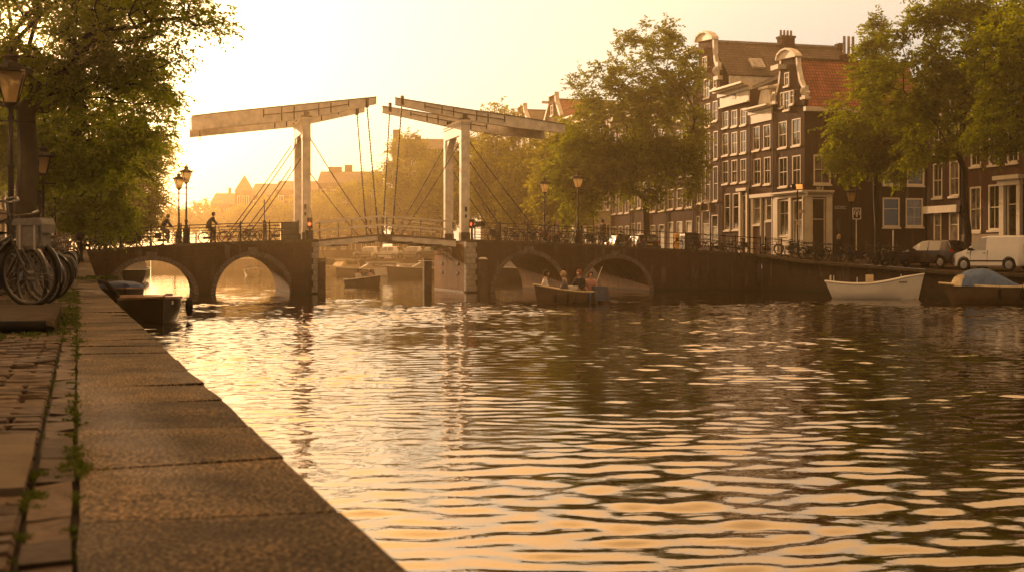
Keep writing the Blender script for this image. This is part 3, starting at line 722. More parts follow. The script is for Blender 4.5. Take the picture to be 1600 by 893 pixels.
def tl(px0, px1, s, n=14):
    a, b = tpx(px0, s), tpx(px1, s); return [BL(x, s, ztop(x)) for x in np.linspace(a, b, n)]
railing(tl(140, 466, .12), 'dark iron railing along the near edge of the left bridge arches')
railing(tl(130, 455, WID-.12), 'dark iron railing along the far edge of the left bridge arches')
railing(tl(738, 1188, .12, 18), 'dark iron railing along the near edge of the right bridge arches')
railing(tl(742, 1010, WID-.12), 'dark iron railing along the far edge of the right bridge arches')
# ---------------------------------------------------------------- canal houses
class Fac:
    """a facade plane: x along ex (to the right in the picture), out = outward normal"""
    def __init__(s, O, ex): s.O = Vector(O); s.ex = Vector(ex).normalized(); s.out = Vector((s.ex.y, -s.ex.x, 0))
    def x(s, px): return onray(px, s.O, s.ex)[0]
    def xz(s, px, py): t, Y = onray(px, s.O, s.ex); return t, Z(py, Y)
    def at(s, x, z, d=0): p = s.O+s.ex*x+s.out*d; return Vector((p.x, p.y, z))
    def box(s, mb, x0, x1, z0, z1, d0, d1):
        c = s.at((x0+x1)/2, (z0+z1)/2, (d0+d1)/2); return mb.obox(c, abs(x1-x0)/2, abs(d1-d0)/2, abs(z1-z0)/2, s.ex, s.out)
    def poly(s, mb, pts, d0, d1):
        return mb.prism(pts, s.at(0, 0, d0), s.ex, zV, s.out*(d1-d0))
    def wall(s, mb, x0, x1, z0, z1, ops, dep=.14):
        ops = [(max(a, x0+.02), min(b, x1-.02), max(c, z0+.02), min(d, z1-.02)) for a, b, c, d in ops if b > x0 and a < x1 and c < z1 and d > z0]
        xs = sorted({x0, x1, *[o[0] for o in ops], *[o[1] for o in ops]}); zs = sorted({z0, z1, *[o[2] for o in ops], *[o[3] for o in ops]})
        for a, b in zip(xs, xs[1:]):
            for c, d in zip(zs, zs[1:]):
                m = ((a+b)/2, (c+d)/2)
                if b-a < 1e-4 or d-c < 1e-4 or any(o[0] < m[0] < o[1] and o[2] < m[1] < o[3] for o in ops): continue
                mb.add([s.at(a, c), s.at(b, c), s.at(b, d), s.at(a, d)], [(0, 1, 2, 3)])
        for a, b, c, d in ops:
            q = [(a, c), (b, c), (b, d), (a, d)]
            for i in range(4):
                p, r = q[i], q[(i+1) % 4]
                mb.add([s.at(*p), s.at(*r), s.at(*r, -dep), s.at(*p, -dep)], [(0, 1, 2, 3)])
    def window(s, root, x0, x1, z0, z1, sash='sash', sill=True, gl=None, proud=0., fm=None, name='window', fw=None):
        mb = MB(); w_ = (fw or min(.085, (x1-x0)*.11)); d0, d1 = -.10+proud, .015+proud
        s.box(mb, x0, x0+w_, z0, z1, d0, d1); s.box(mb, x1-w_, x1, z0, z1, d0, d1)
        s.box(mb, x0+w_, x1-w_, z1-w_, z1, d0, d1); s.box(mb, x0+w_, x1-w_, z0, z0+w_, d0, d1)
        f0, f1 = -.07+proud, -.02+proud; h = z1-z0; b_ = .014
        if sash in ('sash', 'cross', 'tall'):
            zm = z0+h*(.5 if sash == 'sash' else .62); s.box(mb, x0+w_, x1-w_, zm-.028, zm+.028, f0, f1+.01)
        if sash in ('sash', 'cross', 'bars'):
            xm = (x0+x1)/2; s.box(mb, xm-b_, xm+b_, z0+w_, z1-w_, f0, f1)
        if sash == 'bars':
            for f in (1/3, 2/3): s.box(mb, x0+w_, x1-w_, z0+h*f-b_, z0+h*f+b_, f0+.004, f1-.004)
        if sill: s.box(mb, x0-.07, x1+.07, z0-.14, z0-.01, -.02+proud, .12+proud)
        f = mb.build(name, fm or M['white2'], root)
        mb = MB(); s.box(mb, x0+w_*.6, x1-w_*.6, z0+w_*.6, z1-w_*.6, -.075+proud, -.06+proud)
        mb.build('pane', gl or random.choice([M['glass']]*5+[M['glassc']]*3+[M['glassw']]), f); return f
    def cornice(s, root, x0, x1, z, h=.35, out=.45, name='cornice', m=None):
        mb = MB(); s.box(mb, x0, x1, z, z+h*.35, -.1, out); s.box(mb, x0, x1, z-h*.3, z-.003, -.1, out*.7); s.box(mb, x0, x1, z-h, z-h*.3-.003, -.1, out*.25)
        return mb.build(name, m or M['white2'], root)
def tiles(name, c):
    m, t, b = newmat(name); b.inputs['Roughness'].default_value = .75
    g = N(t, 'ShaderNodeNewGeometry'); d = N(t, 'ShaderNodeVectorMath', operation='DOT_PRODUCT'); d.inputs[1].default_value = uV
    t.links.new(g.outputs['Position'], d.inputs[0]); sp = N(t, 'ShaderNodeSeparateXYZ'); t.links.new(g.outputs['Position'], sp.inputs[0])
    cb = N(t, 'ShaderNodeCombineXYZ'); t.links.new(d.outputs['Value'], cb.inputs[0]); t.links.new(sp.outputs[2], cb.inputs[1])
    br = N(t, 'ShaderNodeTexBrick'); t.links.new(cb.outputs[0], br.inputs['Vector']); br.inputs['Scale'].default_value = 1; br.offset = 0
    br.inputs['Brick Width'].default_value = .26; br.inputs['Row Height'].default_value = .27; br.inputs['Mortar Size'].default_value = .035; br.inputs['Mortar Smooth'].default_value = .6
    br.inputs['Color1'].default_value = (*vary(c, .8), 1); br.inputs['Color2'].default_value = (*vary(c, 1.25), 1); br.inputs['Mortar'].default_value = (*vary(c, .25), 1)
    n = N(t, 'ShaderNodeTexNoise'); n.inputs['Scale'].default_value = .7; n.inputs['Detail'].default_value = 6; t.links.new(g.outputs['Position'], n.inputs['Vector'])
    mx = N(t, 'ShaderNodeMix', data_type='RGBA', blend_type='MULTIPLY'); mx.inputs[0].default_value = 1; t.links.new(br.outputs[0], mx.inputs['A'])
    t.links.new(ramp(t, n.outputs[0], [(.3, (.6,)*3), (.7, (1.3,)*3)]), mx.inputs['B']); t.links.new(mx.outputs['Result'], b.inputs['Base Color'])
    bp = N(t, 'ShaderNodeBump'); bp.invert = True; bp.inputs['Distance'].default_value = .05; t.links.new(br.outputs['Fac'], bp.inputs['Height']); t.links.new(bp.outputs[0], b.inputs['Normal'])
    return m
M['tred'] = tiles('red_roof_tile', (.33, .095, .045)); M['tgrey'] = tiles('dark_roof_tile', (.12, .085, .065)); M['slate'] = mat('slate', (.07, .065, .065), .6, var=.3)
M['b_dark'] = brick('dark_brown_brick', (.045, .022, .015), (.031, .016, .011), (.07, .055, .045), .25)
M['b_red'] = brick('red_brown_brick', (.085, .034, .02), (.058, .025, .016), (.12, .09, .07), .25)
M['b_mid'] = brick('mid_brown_brick', (.08, .041, .026), (.055, .03, .02), (.12, .1, .08), .25)
M['b_purple'] = brick('purple_brown_brick', (.066, .03, .02), (.045, .022, .016), (.1, .08, .065), .25)
M['sandst'] = mat('sandstone', (.33, .26, .18), .8, var=.2)
K = Vector((22.85, 100, 0)); FR = Fac(K, -cV); SD = Fac(K, uV)
def pz(fc, l): return [fc.xz(a, b) for a, b in l]
def wins(fc, l):
    r = []
    for a, b, c, d in l:
        x0 = fc.x(a); x1 = fc.x(b); xm, z1 = fc.xz((a+b)/2, c); _, z0 = fc.xz((a+b)/2, d); r.append((x0, x1, z0, z1))
    return r
def body(root, fc, x0, x1, zb, z1, dep, m, ops, sides=True, flat=True, name='brick_wall', sideops=None):
    mb = MB(); fc.wall(mb, x0, x1, zb, z1, ops)
    q = [(x0, 0), (x0, -dep), (x1, -dep), (x1, 0)]
    for i in (0, 1, 2):
        if i == 2 and sideops is not None: continue
        (a, p), (b, r) = q[i], q[i+1]; mb.add([fc.at(a, zb, p), fc.at(b, zb, r), fc.at(b, z1, r), fc.at(a, z1, p)], [(0, 1, 2, 3)])
    if sideops is not None: SD2 = Fac(fc.at(x1, 0), -fc.out); SD2.wall(mb, 0, dep, zb, z1, sideops)
    mb.build(name, m, root)
    mb = MB(); mb.tube([fc.at(x0+.12, zb+.3, .09), fc.at(x0+.12, z1-.5, .09)], .05, 6); mb.build('drainpipe', M['iron'], root)
    if flat:
        mb = MB(); mb.add([fc.at(x0, z1-.05, -.1), fc.at(x1, z1-.05, -.1), fc.at(x1, z1-.05, -dep), fc.at(x0, z1-.05, -dep)], [(0, 1, 2, 3)]); mb.build('flat_roof', M['slate'], root)
def gable_roof(root, fc, x0, x1, ze, zr, dep, m, d0=-.25, name='roof', over=.12):
    mb = MB(); xm = (x0+x1)/2; th_ = .14
    for sg, xe in ((-1, x0-over), (1, x1+over)):
        p = [fc.at(xe, ze, d0), fc.at(xm, zr, d0), fc.at(xm, zr, -dep), fc.at(xe, ze, -dep)]
        mb.add(p+[v-zV*th_ for v in p], [(0, 1, 2, 3), (4, 5, 6, 7), (0, 1, 5, 4), (2, 3, 7, 6), (0, 3, 7, 4)])
    rf = mb.build(name, m, root)
    mb = MB(); fc.box(mb, xm-.13, xm+.13, zr-.06, zr+.1, -dep, d0); mb.build('ridge_tiles', M['coping'], rf)
    mb = MB(); fc.poly(mb, [(x0, ze), (x1, ze), (xm, zr-.1)], -dep-.02, -dep+.1); mb.build('rear_gable', M['b_dark'], root); return rf
def chimney(root, c, wx, wy, z0, z1, pots, ph=.6, pr=.12):
    mb = MB(); mb.obox((c.x, c.y, (z0+z1)/2), wx/2, wy/2, (z1-z0)/2, uV, cV); mb.obox((c.x, c.y, z1-.12), wx/2+.08, wy/2+.08, .1, uV, cV)
    ch = mb.build('chimney', M['b_red'], root)
    for i in range(pots):
        mb = MB(); p = c+uV*((i-(pots-1)/2)*wx*.8/max(1, pots-1) if pots > 1 else 0); mb.lathe([(pr, z1), (pr*.85, z1+ph), (pr*.6, z1+ph)], 8, (p.x, p.y, 0)); mb.build('chimney_pot', M['sandst'], ch)

# --- the corner house with the neck gable and red roof
h1 = empty('canal_house', FR.at(FR.x(1232), 2.4), label='dark corner house with white trimmed neck gable, red roof and shop front', cat='house')
W1 = wins(FR, [(1216.5, 1229.5, 190, 231), (1237.5, 1251, 185.5, 227.5), (1217, 1230.5, 246, 292), (1238, 1251, 243, 289)])
S1 = wins(SD, [(1271, 1298, 242, 288), (1379.5, 1405.6, 244, 289), (1417, 1444, 245.5, 290), (1379, 1405.6, 309, 355), (1415, 1442, 310, 354.5), (1379, 1406, 190, 227), (1416, 1443, 192, 228)])
x0, x1 = FR.x(1208), 0.0; ze = Z(166, 100.2); LS = SD.x(1447)
SHOP = [(FR.x(1218), FR.x(1233.5), Z(368, 102.5), Z(312, 102.5)), (FR.x(1239), FR.x(1255.5), 2.5, Z(312, 100.8))]
SHOPS = [(SD.x(1268.5), SD.x(1289), 2.45, Z(310, 100.7))]
body(h1, FR, x0, x1, 1.6, ze, LS, M['b_dark'], W1+SHOP, flat=False, sideops=S1+SHOPS)
for o in W1: FR.window(h1, *o, gl=M['glass'])
for i, o in enumerate(S1): SD.window(h1, *o, sash=['sash', 'tall', 'tall', 'tall', 'bars', 'sash', 'sash'][i], fw=.13, gl=[M['glassc'], M['glass'], M['glass'], M['glass'], M['glassc'], M['glass'], M['glass']][i])
gp = pz(FR, [(1208, 166.5), (1208, 153), (1213, 147), (1217, 132), (1219.5, 112), (1220, 93), (1245, 87), (1246, 104), (1249.5, 124), (1255, 137), (1256.8, 148), (1256.9, 165)])
mb = MB(); FR.poly(mb, gp, -.3, 0); mb.build('gable', M['b_dark'], h1)
for l in ([(1209.5, 156), (1213, 148), (1217, 132), (1219.3, 112), (1220, 93)], [(1245, 87), (1246, 104), (1250, 126), (1255, 138), (1260, 146)]):
    q = pz(FR, l); mb = MB()
    for (a, b), (c, d) in zip(q, q[1:]):
        p0, p1 = FR.at(a, b, -.12), FR.at(c, d, -.12); dd = (p1-p0).normalized(); mb.obox((p0+p1)/2, (p1-p0).length/2+.03, .17, .12, dd, FR.out, dd.cross(FR.out))
    mb.build('gable_scroll', M['white'], h1)
for px, py in ((1211, 152), (1257.5, 143)):
    a, b = FR.xz(px, py); mb = MB(); mb.torus(FR.at(a, b, .05), .2, .14); FR.box(mb, a-.42, a+.42, b-.62, b-.42, -.25, .2); FR.box(mb, a-.25, a+.25, b-.42, b+.42, -.2, .14); mb.build('gable_vase', M['white'], h1)
arc = pz(FR, [(1217, 94.5), (1218.5, 87), (1224, 80), (1231.5, 76.5), (1240, 79), (1246, 84.5), (1247.5, 88)])
mb = MB(); FR.poly(mb, arc, -.3, .16); mb.build('pediment', M['white2'], h1)
mb = MB(); q = arc
for (a, b), (c, d) in zip(q, q[1:]): 
    p0, p1 = FR.at(a, b, .02), FR.at(c, d, .02); dd = (p1-p0).normalized(); mb.obox((p0+p1)/2, (p1-p0).length/2+.03, .3, .07, dd, FR.out, dd.cross(FR.out))
mb.build('pediment_rim', M['white'], h1)
a, b = FR.xz(1222, 107); mb = MB(); FR.box(mb, a-.55, a+.75, b-.15, b+.22, -.1, .75); mb.build('hoist_beam', M['white'], h1)
for o, ss in zip(wins(FR, [(1228, 1235, 113.5, 134.5), (1221.3, 1226.5, 145, 168), (1236.5, 1242, 141.5, 163), (1227, 1236, 143, 172)]), ('cross', 'cross', 'cross', 'sash')): FR.window(h1, *o, sash=ss, proud=.13, gl=M['glass'])
gable_roof(h1, FR, x0, x1, ze-.1, Z(91.5, 102.5), LS, M['tred'])
mb = MB(); SD.box(mb, -.1, LS, ze-.42, ze-.08, .002, .4); mb.build('gutter', M['white2'], h1)
# shop front
sf = [(FR, 1210, 1217.2), (FR, 1234.2, 1238.2), (FR, 1256, 1257.2)]
mb = MB()
for fc, a, b in sf: fc.box(mb, fc.x(a), fc.x(b), 1.9, Z(309, 101.5), 0, .16)
SD.box(mb, 0, SD.x(1267.7), 1.9, Z(308.5, 100.3), 0, .16); SD.box(mb, SD.x(1290), SD.x(1299), 1.9, Z(308.5, 100.6), 0, .16)
mb.build('pilaster', M['white2'], h1)
zc = Z(301.5, 101.5); FR.cornice(h1, FR.x(1209.5), .38, zc, .38, .4, 'shop_cornice'); SD.cornice(h1, .0, SD.x(1300), zc, .38, .4, 'shop_cornice')
FR.window(h1, *SHOP[0], sash='cross', fw=.1); FR.window(h1, *SHOP[1], sash='cross', sill=False, name='door', fw=.14)
mb = MB(); FR.box(mb, FR.x(1217.2), FR.x(1234.2), 1.9, SHOP[0][2]-.05, 0, .08); mb.build('shop_panel', M['white2'], h1)
d = SD.window(h1, *SHOPS[0], sash='tall', sill=False, name='door', gl=M['glass'])
# street name plates
for a, b, c, d_ in ((1274, 1287.5, 290.5, 297.5), (1303, 1322, 322, 326.8)):
    q = wins(SD, [(a, b, c, d_)])[0]; mb = MB(); SD.box(mb, *q[:2], *q[2:], .01, .05); pl = mb.build('street_name_plate', M['iron'], h1)
    mb = MB(); n = 11 if b-a > 15 else 7; wd = (q[1]-q[0])/(n+1.5); 
    for i in range(n): 
        if i != 4: SD.box(mb, q[0]+wd*(i+.9), q[0]+wd*(i+1.5), q[2]+.09, q[3]-.08-.03*(i % 3), .051, .055)
    SD.box(mb, q[0]+.02, q[1]-.02, q[3]-.045, q[3]-.02, .051, .055); SD.box(mb, q[0]+.02, q[1]-.02, q[2]+.02, q[2]+.045, .051, .055)
    mb.build('plate_lettering', M['white'], pl)

# --- two bay house with cornice and dormer
def shopwin(root, fc, l, **k):
    for o in wins(fc, l): fc.window(root, *o, **k)
h2 = empty('canal_house', FR.at(FR.x(1190), 2.4), label='narrow red brown house with slate mansard and white dormer beside the corner house', cat='house')
w2 = wins(FR, [(1176.7, 1187, 198, 235), (1193, 1203.7, 195, 232), (1177.6, 1188.6, 248, 289), (1194, 1204, 245.5, 288)])
g2 = wins(FR, [(1177.5, 1189, 310, 351), (1197, 1207, 307, 345), (1190, 1196, 308, 385)])
za = FR.xz(1190, 186)[1]; zt2 = FR.xz(1190, 168)[1]
body(h2, FR, FR.x(1172), x0-.01, 1.6, zt2-.1, 11, M['b_red'], w2+g2)
for o in w2: FR.window(h2, *o, gl=M['glass'])
for i, o in enumerate(g2): FR.window(h2, *o, sash=('tall', 'tall', 'none')[i], sill=i < 2, gl=M['glassc'] if i < 2 else M['glass'], name='door' if i == 2 else 'window')
mb = MB(); FR.box(mb, FR.x(1173.5), x0-.1, FR.xz(1190, 191)[1], FR.xz(1190, 173.5)[1], .0, .1); mb.build('frieze', M['white2'], h2)
FR.cornice(h2, FR.x(1171), x0-.05, FR.xz(1190, 169)[1], .4, .65)
zm = FR.xz(1190, 133)[1]; xa, xb = FR.x(1172), x0-.01
mb = MB(); p = [FR.at(xa, zt2, -.3), FR.at(xb, zt2, -.3), FR.at(xb, zm, -1.5), FR.at(xa, zm, -1.5), FR.at(xb, zm+1.3, -5.5), FR.at(xa, zm+1.3, -5.5), FR.at(xa, zt2, -11), FR.at(xb, zt2, -11)]
mb.add(p, [(0, 1, 2, 3), (3, 2, 4, 5), (5, 4, 7, 6), (1, 7, 4, 2), (0, 3, 5, 6)]); mb.build('roof', M['slate'], h2)
mb = MB(); FR.box(mb, xa, xb, zm-.12, zm+.1, -1.7, -1.2); mb.build('roof_edge', M['white'], h2)
o = wins(FR, [(1183.5, 1194, 141, 165)])[0]; mb = MB(); FR.box(mb, o[0]-.1, o[1]+.1, o[2]-.3, o[3]+.1, -2.2, -.35); FR.box(mb, o[0]-.3, o[1]+.3, o[3]+.1, o[3]+.3, -2.3, -.2); dm = mb.build('dormer', M['white'], h2)
for sg, xx in ((-1, o[0]-.1), (1, o[1]+.1)):
    mb = MB(); FR.poly(mb, [(xx, o[2]-.3), (xx+sg*.4, o[2]-.3), (xx+sg*.3, o[2]+.5), (xx+sg*.02, o[3])], -.5, -.33); mb.build('dormer_scroll', M['white'], dm)
FR.window(h2, *o, sill=False, proud=-.33, gl=M['glass'])
mb = MB(); zz = FR.xz(1190, 305)[1]; FR.box(mb, FR.x(1174), FR.x(1208)-.05, zz-.2, zz+.1, 0, .2)
for a, b in ((1174.5, 1177.3), (1189.2, 1190), (1207, 1207.8)): FR.box(mb, FR.x(a), FR.x(b), 1.9, zz-.2, 0, .1)
mb.build('shop_frame', M['white2'], h2)

# --- three bay house with the heavy cream attic
h3 = empty('canal_house', FR.at(FR.x(1149), 2.4), label='three bay brown brick house with a broad cream attic cornice and white door surround', cat='house')
cols = [(1129, 1138), (1143.2, 1152), (1157.2, 1166)]
rows = [(172, 197.5), (206.5, 241), (250, 286)]; w3 = []
for i, (a, b) in enumerate(cols):
    for c, d_ in rows: 
        sh = -(i-1)*2.6*(400-c)/230; w3 += wins(FR, [(a, b, c+sh, d_+sh*.85)])
g3 = wins(FR, [(1132, 1141, 303, 360), (1145, 1155.5, 302, 359), (1160, 1168, 305, 372)])
xa, xb = FR.x(1125), FR.x(1172)-.01; z3 = FR.xz(1148, 146)[1]
body(h3, FR, xa, xb, 1.6, z3, 11, M['b_purple'], w3+g3)
for o in w3: FR.window(h3, *o, gl=random.choice([M['glass'], M['glass'], M['glassc']]))
for i, o in enumerate(g3): FR.window(h3, *o, sash='tall', sill=i < 2, name='door' if i == 2 else 'window')
mb = MB(); FR.box(mb, xa+.2, xb-.02, FR.xz(1148, 163)[1], z3-.1, .0, .12); FR.box(mb, xa+.2, xb-.02, FR.xz(1148, 165)[1], FR.xz(1148, 163)[1]-.003, 0, .28); mb.build('frieze', M['white2'], h3)
q = FR.xz(1148, 138)[1]; FR.cornice(h3, xa-.1, xb+.25, q, .5, 1.0)
mb = MB(); o = wins(FR, [(1146, 1151.5, 147, 155)])[0]; FR.box(mb, *o[:2], *o[2:], .1, .14); mb.build('attic_vent', M['black'], h3)
mb = MB(); p = [FR.at(xa, z3, -.3), FR.at(xb, z3, -.3), FR.at(xb, z3+2.2, -5.5), FR.at(xa, z3+2.2, -5.5), FR.at(xa, z3, -11), FR.at(xb, z3, -11)]
mb.add(p, [(0, 1, 2, 3), (3, 2, 5, 4), (1, 5, 2), (0, 3, 4)]); mb.build('roof', M['slate'], h3)
mb = MB(); o = g3[2]; FR.box(mb, o[0]-.35, o[0]-.02, 1.9, o[3]+.35, 0, .2); FR.box(mb, o[1]+.02, o[1]+.3, 1.9, o[3]+.35, 0, .2); FR.box(mb, o[0]-.5, o[1]+.45, o[3]+.35, o[3]+.6, 0, .4); mb.build('door_surround', M['white2'], h3)

# --- the tall gabled house and its long dark roof
h4 = empty('canal_house', FR.at(FR.x(1105), 2.4), label='tallest brick house with a narrow white capped gable and long dark tiled roof', cat='house')
xa, xb = FR.x(1084), FR.x(1125)-.01; z4 = FR.xz(1105, 128)[1]
w4 = wins(FR, [(1100, 1108.6, 123, 153), (1115, 1119.6, 124, 137.5), (1100.8, 1109.6, 162, 198), (1114, 1121, 158, 189), (1089, 1096, 168, 200), (1101.7, 1109.6, 208, 256), (1115, 1121.5, 205, 249), (1089, 1096, 211, 253), (1089, 1096.5, 264, 318), (1101.7, 1109.6, 262, 315.5), (1114.5, 1121.7, 260, 314)])
g4 = wins(FR, [(1096.5, 1109, 329, 384), (1088, 1093, 338, 365), (1112, 1122, 336, 384)])
body(h4, FR, xa, xb, 1.6, z4, 20, M['b_purple'], w4+g4, flat=False)
for o in w4: FR.window(h4, *o, gl=random.choice([M['glass'], M['glass'], M['glassc']]))
for i, o in enumerate(g4): FR.window(h4, *o, sash='tall', sill=False, name=('door', 'window', 'door')[i])
o = g4[0]; mb = MB(); xm = (o[0]+o[1])/2; hw = (o[1]-o[0])/2
mb.tube([FR.at(xm+(hw+.15)*math.cos(a), o[3]-.1+(hw+.1)*math.sin(a), .05) for a in np.linspace(0, math.pi, 13)], .13, 6); mb.build('door_arch', M['sandst'], h4)
gp = pz(FR, [(1084, 131), (1084, 112), (1091.3, 104), (1091.3, 64), (1115.5, 58), (1116.5, 92), (1119, 102), (1124.8, 110), (1124.8, 126)])
mb = MB(); FR.poly(mb, gp, -.3, 0); mb.build('gable', M['b_red'], h4)
arc = pz(FR, [(1090, 66), (1092.5, 57.5), (1098, 52), (1105, 50), (1112, 52.5), (1117, 58), (1117.5, 61)])
mb = MB(); FR.poly(mb, arc, -.3, .2); mb.build('pediment', M['white2'], h4)
mb = MB()
for (a, b), (c, d) in zip(arc, arc[1:]):
    p0, p1 = FR.at(a, b, .02), FR.at(c, d, .02); dd = (p1-p0).normalized(); mb.obox((p0+p1)/2, (p1-p0).length/2+.03, .34, .08, dd, FR.out, dd.cross(FR.out))
mb.build('pediment_rim', M['white'], h4)
q = pz(FR, [(1115.7, 60), (1116.2, 80), (1118, 96), (1121, 104)]); mb = MB()
for (a, b), (c, d) in zip(q, q[1:]):
    p0, p1 = FR.at(a, b, -.1), FR.at(c, d, -.1); dd = (p1-p0).normalized(); mb.obox((p0+p1)/2, (p1-p0).length/2+.03, .2, .15, dd, FR.out, dd.cross(FR.out))
mb.build('gable_scroll', M['white'], h4)
a, b = FR.xz(1122, 108); mb = MB(); mb.torus(FR.at(a, b-.2, .05), .28, .2); FR.box(mb, a-.5, a+.45, b-1.0, b-.65, -.25, .25); FR.box(mb, a-.3, a+.3, b-.6, b+.6, -.2, .16); mb.build('gable_vase', M['white'], h4)
a, b = FR.xz(1094, 81); mb = MB(); FR.box(mb, a-.6, a+.9, b-.2, b+.25, -.1, 1.3); mb.build('hoist_beam', M['white'], h4)
FR.window(h4, *wins(FR, [(1099.5, 1106, 89, 111)])[0], proud=.13, gl=M['glass'])
xr = FR.x(1108); Yr = onray(1118, FR.at(xr, 0), uV)[1]; zr = Z(65, Yr)
L4 = onray(1312, FR.at(xr, 0), uV)[0]
mb = MB(); zr2 = zr; ze4 = FR.xz(1125, 118)[1]
for xe in (xa, xb+1.2):
    p = [FR.at(xe, ze4, -.25), FR.at(xr, zr, -.25), FR.at(xr, zr2, -L4), FR.at(xe, ze4, -L4)]
    mb.add(p+[v-zV*.15 for v in p], [(0, 1, 2, 3), (4, 5, 6, 7), (0, 1, 5, 4), (2, 3, 7, 6), (0, 3, 7, 4)])
rf = mb.build('roof', M['tgrey'], h4)
mb = MB(); FR.box(mb, xr-.15, xr+.15, zr-.08, zr+.12, -L4, -.2); mb.build('ridge_tiles', M['stone'], rf)
mb = MB(); FR.poly(mb, [(xa, ze4-.1), (xb+1.2, ze4-.1), (xr, zr-.1)], -L4-.1, -L4+.15); FR.poly(mb, [(xr-.6, zr-.3), (xr+.6, zr-.3), (xr+.45, zr+.35), (xr-.45, zr+.35)], -L4-.3, -L4+.3); mb.build('end_gable', M['b_dark'], h4)
mb = MB(); FR.box(mb, xa, xb+1.0, 1.6, ze4-.16, -L4, -20.05); FR.box(mb, xb+.01, xb+1.0, 8, ze4-.16, -20.04, -1.0); mb.build('rear_wing', M['b_dark'], h4)
mb = MB(); FR.box(mb, xb+1.0, xb+1.15, ze4-.95, ze4-.1, -9, -.4); mb.build('roof_edge', M['white'], h4)
# skylight on the slope
def onroof(px, py):
    # intersect the view ray with the near slope plane
    A_ = FR.at(xb+1.2, ze4, 0); B_ = FR.at(xr, zr, 0); n_ = (B_-A_).cross(uV).normalized(); d_ = Vector(((px-800)/F, 1, (H0-py)/F)); o_ = Vector((0, 0, HC))
    return o_+d_*((A_-o_).dot(n_)/d_.dot(n_)), (B_-A_).normalized(), n_
p, up_, n_ = onroof(1182, 101); n_ = n_ if n_.z > 0 else -n_
mb = MB(); mb.obox(p+n_*.1, .62, .62, .12, uV, up_, n_); sk = mb.build('skylight', M['white'], rf); mb = MB(); mb.obox(p+n_*.23, .5, .5, .012, uV, up_, n_); mb.build('pane', M['glassc'], sk)
t_ = onray(1228, FR.at(xr, 0), uV)[0]; c = FR.at(xr, 0, -t_); Yc = c.y
chimney(h4, Vector((c.x, c.y, 0)), 22*Yc/F, 1.0, zr-1.5, Z(57, Yc), 4, .55)
c = Vector((W(1326, 112), 112, 0)); mb = MB()
chimney(h1, Vector((W(1326, 104.5), 104.5, 0)), 1.0, .9, 16, Z(86, 104.5), 3, 1.5, .13)

# --- plainer houses further along the row
def rowhouse(pxL, pxR, ytop, kind, m, label, nb=3, nr=4, fc=FR, zb=1.6, dep=11, yb=386, gt=None, sash='sash', roof=None, tops=None, grp=None):
    xa, xb = fc.x(pxL)+.01, fc.x(pxR)-.01; pm = (pxL+pxR)/2; zt_ = fc.xz(pm, ytop)[1]; h = empty('canal_house', fc.at((xa+xb)/2, zb+.6), label=label, cat='house', group=grp)
    wd = xb-xa; H = zt_-zb-.6; ops = []; fh = [.27]+[.73/(nr-1)*k for k in ([1.1, 1.05, 1, .85] if nr == 5 else [1.1, 1, .9] if nr == 4 else [1.05, .95] if nr == 3 else [1])][:nr-1]
    z = zb+.6
    for r, f in enumerate(fh):
        hh = f*H*(1 if kind == 'cornice' else .98)
        for b in range(nb):
            c = xa+wd*(b+.5)/nb; w_ = wd/nb*.3; ops.append((c-w_, c+w_, z+hh*.2+(0 if r else -hh*.05), z+hh*.84))
        z += hh
    body(h, fc, xa, xb, zb, zt_, dep, m, ops, flat=kind == 'flat')
    for i, o in enumerate(ops):
        door = i == nb-1
        fc.window(h, *o, sash='tall' if i < nb else sash, sill=not door, name='door' if door else 'window')
    if kind == 'cornice':
        fc.cornice(h, xa-.1, xb+.1, zt_, .55, .55)
        mb = MB(); p = [fc.at(xa, zt_, -.3), fc.at(xb, zt_, -.3), fc.at(xb, zt_+2.0, -dep/2), fc.at(xa, zt_+2.0, -dep/2), fc.at(xa, zt_, -dep), fc.at(xb, zt_, -dep)]
        mb.add(p, [(0, 1, 2, 3), (3, 2, 5, 4), (1, 5, 2), (0, 3, 4)]); mb.build('roof', roof or M['tgrey'], h)
    elif kind == 'gable':
        xm = (xa+xb)/2; zg = fc.xz(pm, gt)[1]; q = [(xa, zt_-.01), (xa+wd*.06, zt_+.1), (xm-wd*.2, zt_+(zg-zt_)*.7), (xm-wd*.18, zg), (xm+wd*.18, zg), (xm+wd*.2, zt_+(zg-zt_)*.7), (xb-wd*.06, zt_+.1), (xb, zt_-.01)]
        mb = MB(); fc.poly(mb, q, -.3, .0); mb.build('gable', m, h)
        for sg in (0, 1):
            l = q[1:4] if sg == 0 else q[4:7]; mb = MB()
            for (a, b), (c_, d) in zip(l, l[1:]):
                p0, p1 = fc.at(a, b, -.1), fc.at(c_, d, -.1); dd = (p1-p0).normalized(); mb.obox((p0+p1)/2, (p1-p0).length/2+.03, .26, .16, dd, fc.out, dd.cross(fc.out))
            mb.build('gable_scroll', M['white'], h)
        mb = MB(); fc.box(mb, xm-wd*.2, xm+wd*.2, zg, zg+.35, -.35, .25); mb.build('pediment', M['white2'], h)
        mb = MB(); fc.box(mb, xm-.15, xm+.15, zg-1.0, zg-.7, -.1, 1.5); mb.build('hoist_beam', M['white'], h)
        o = (xm-.45, xm+.45, zt_+(zg-zt_)*.15, zt_+(zg-zt_)*.6); fc.window(h, *o, proud=.13)
        gable_roof(h, fc, xa, xb, zt_-.1, zg-.4, dep, roof or M['tgrey'])
    return h
rowhouse(1041, 1084, 158, 'cornice', M['b_mid'], 'brown brick house with sandstone ground floor behind the big canal tree', 3, 5)
rowhouse(1013, 1041, 182, 'cornice', M['b_red'], 'red brick house half hidden by the trunk of the big tree', 2, 4)
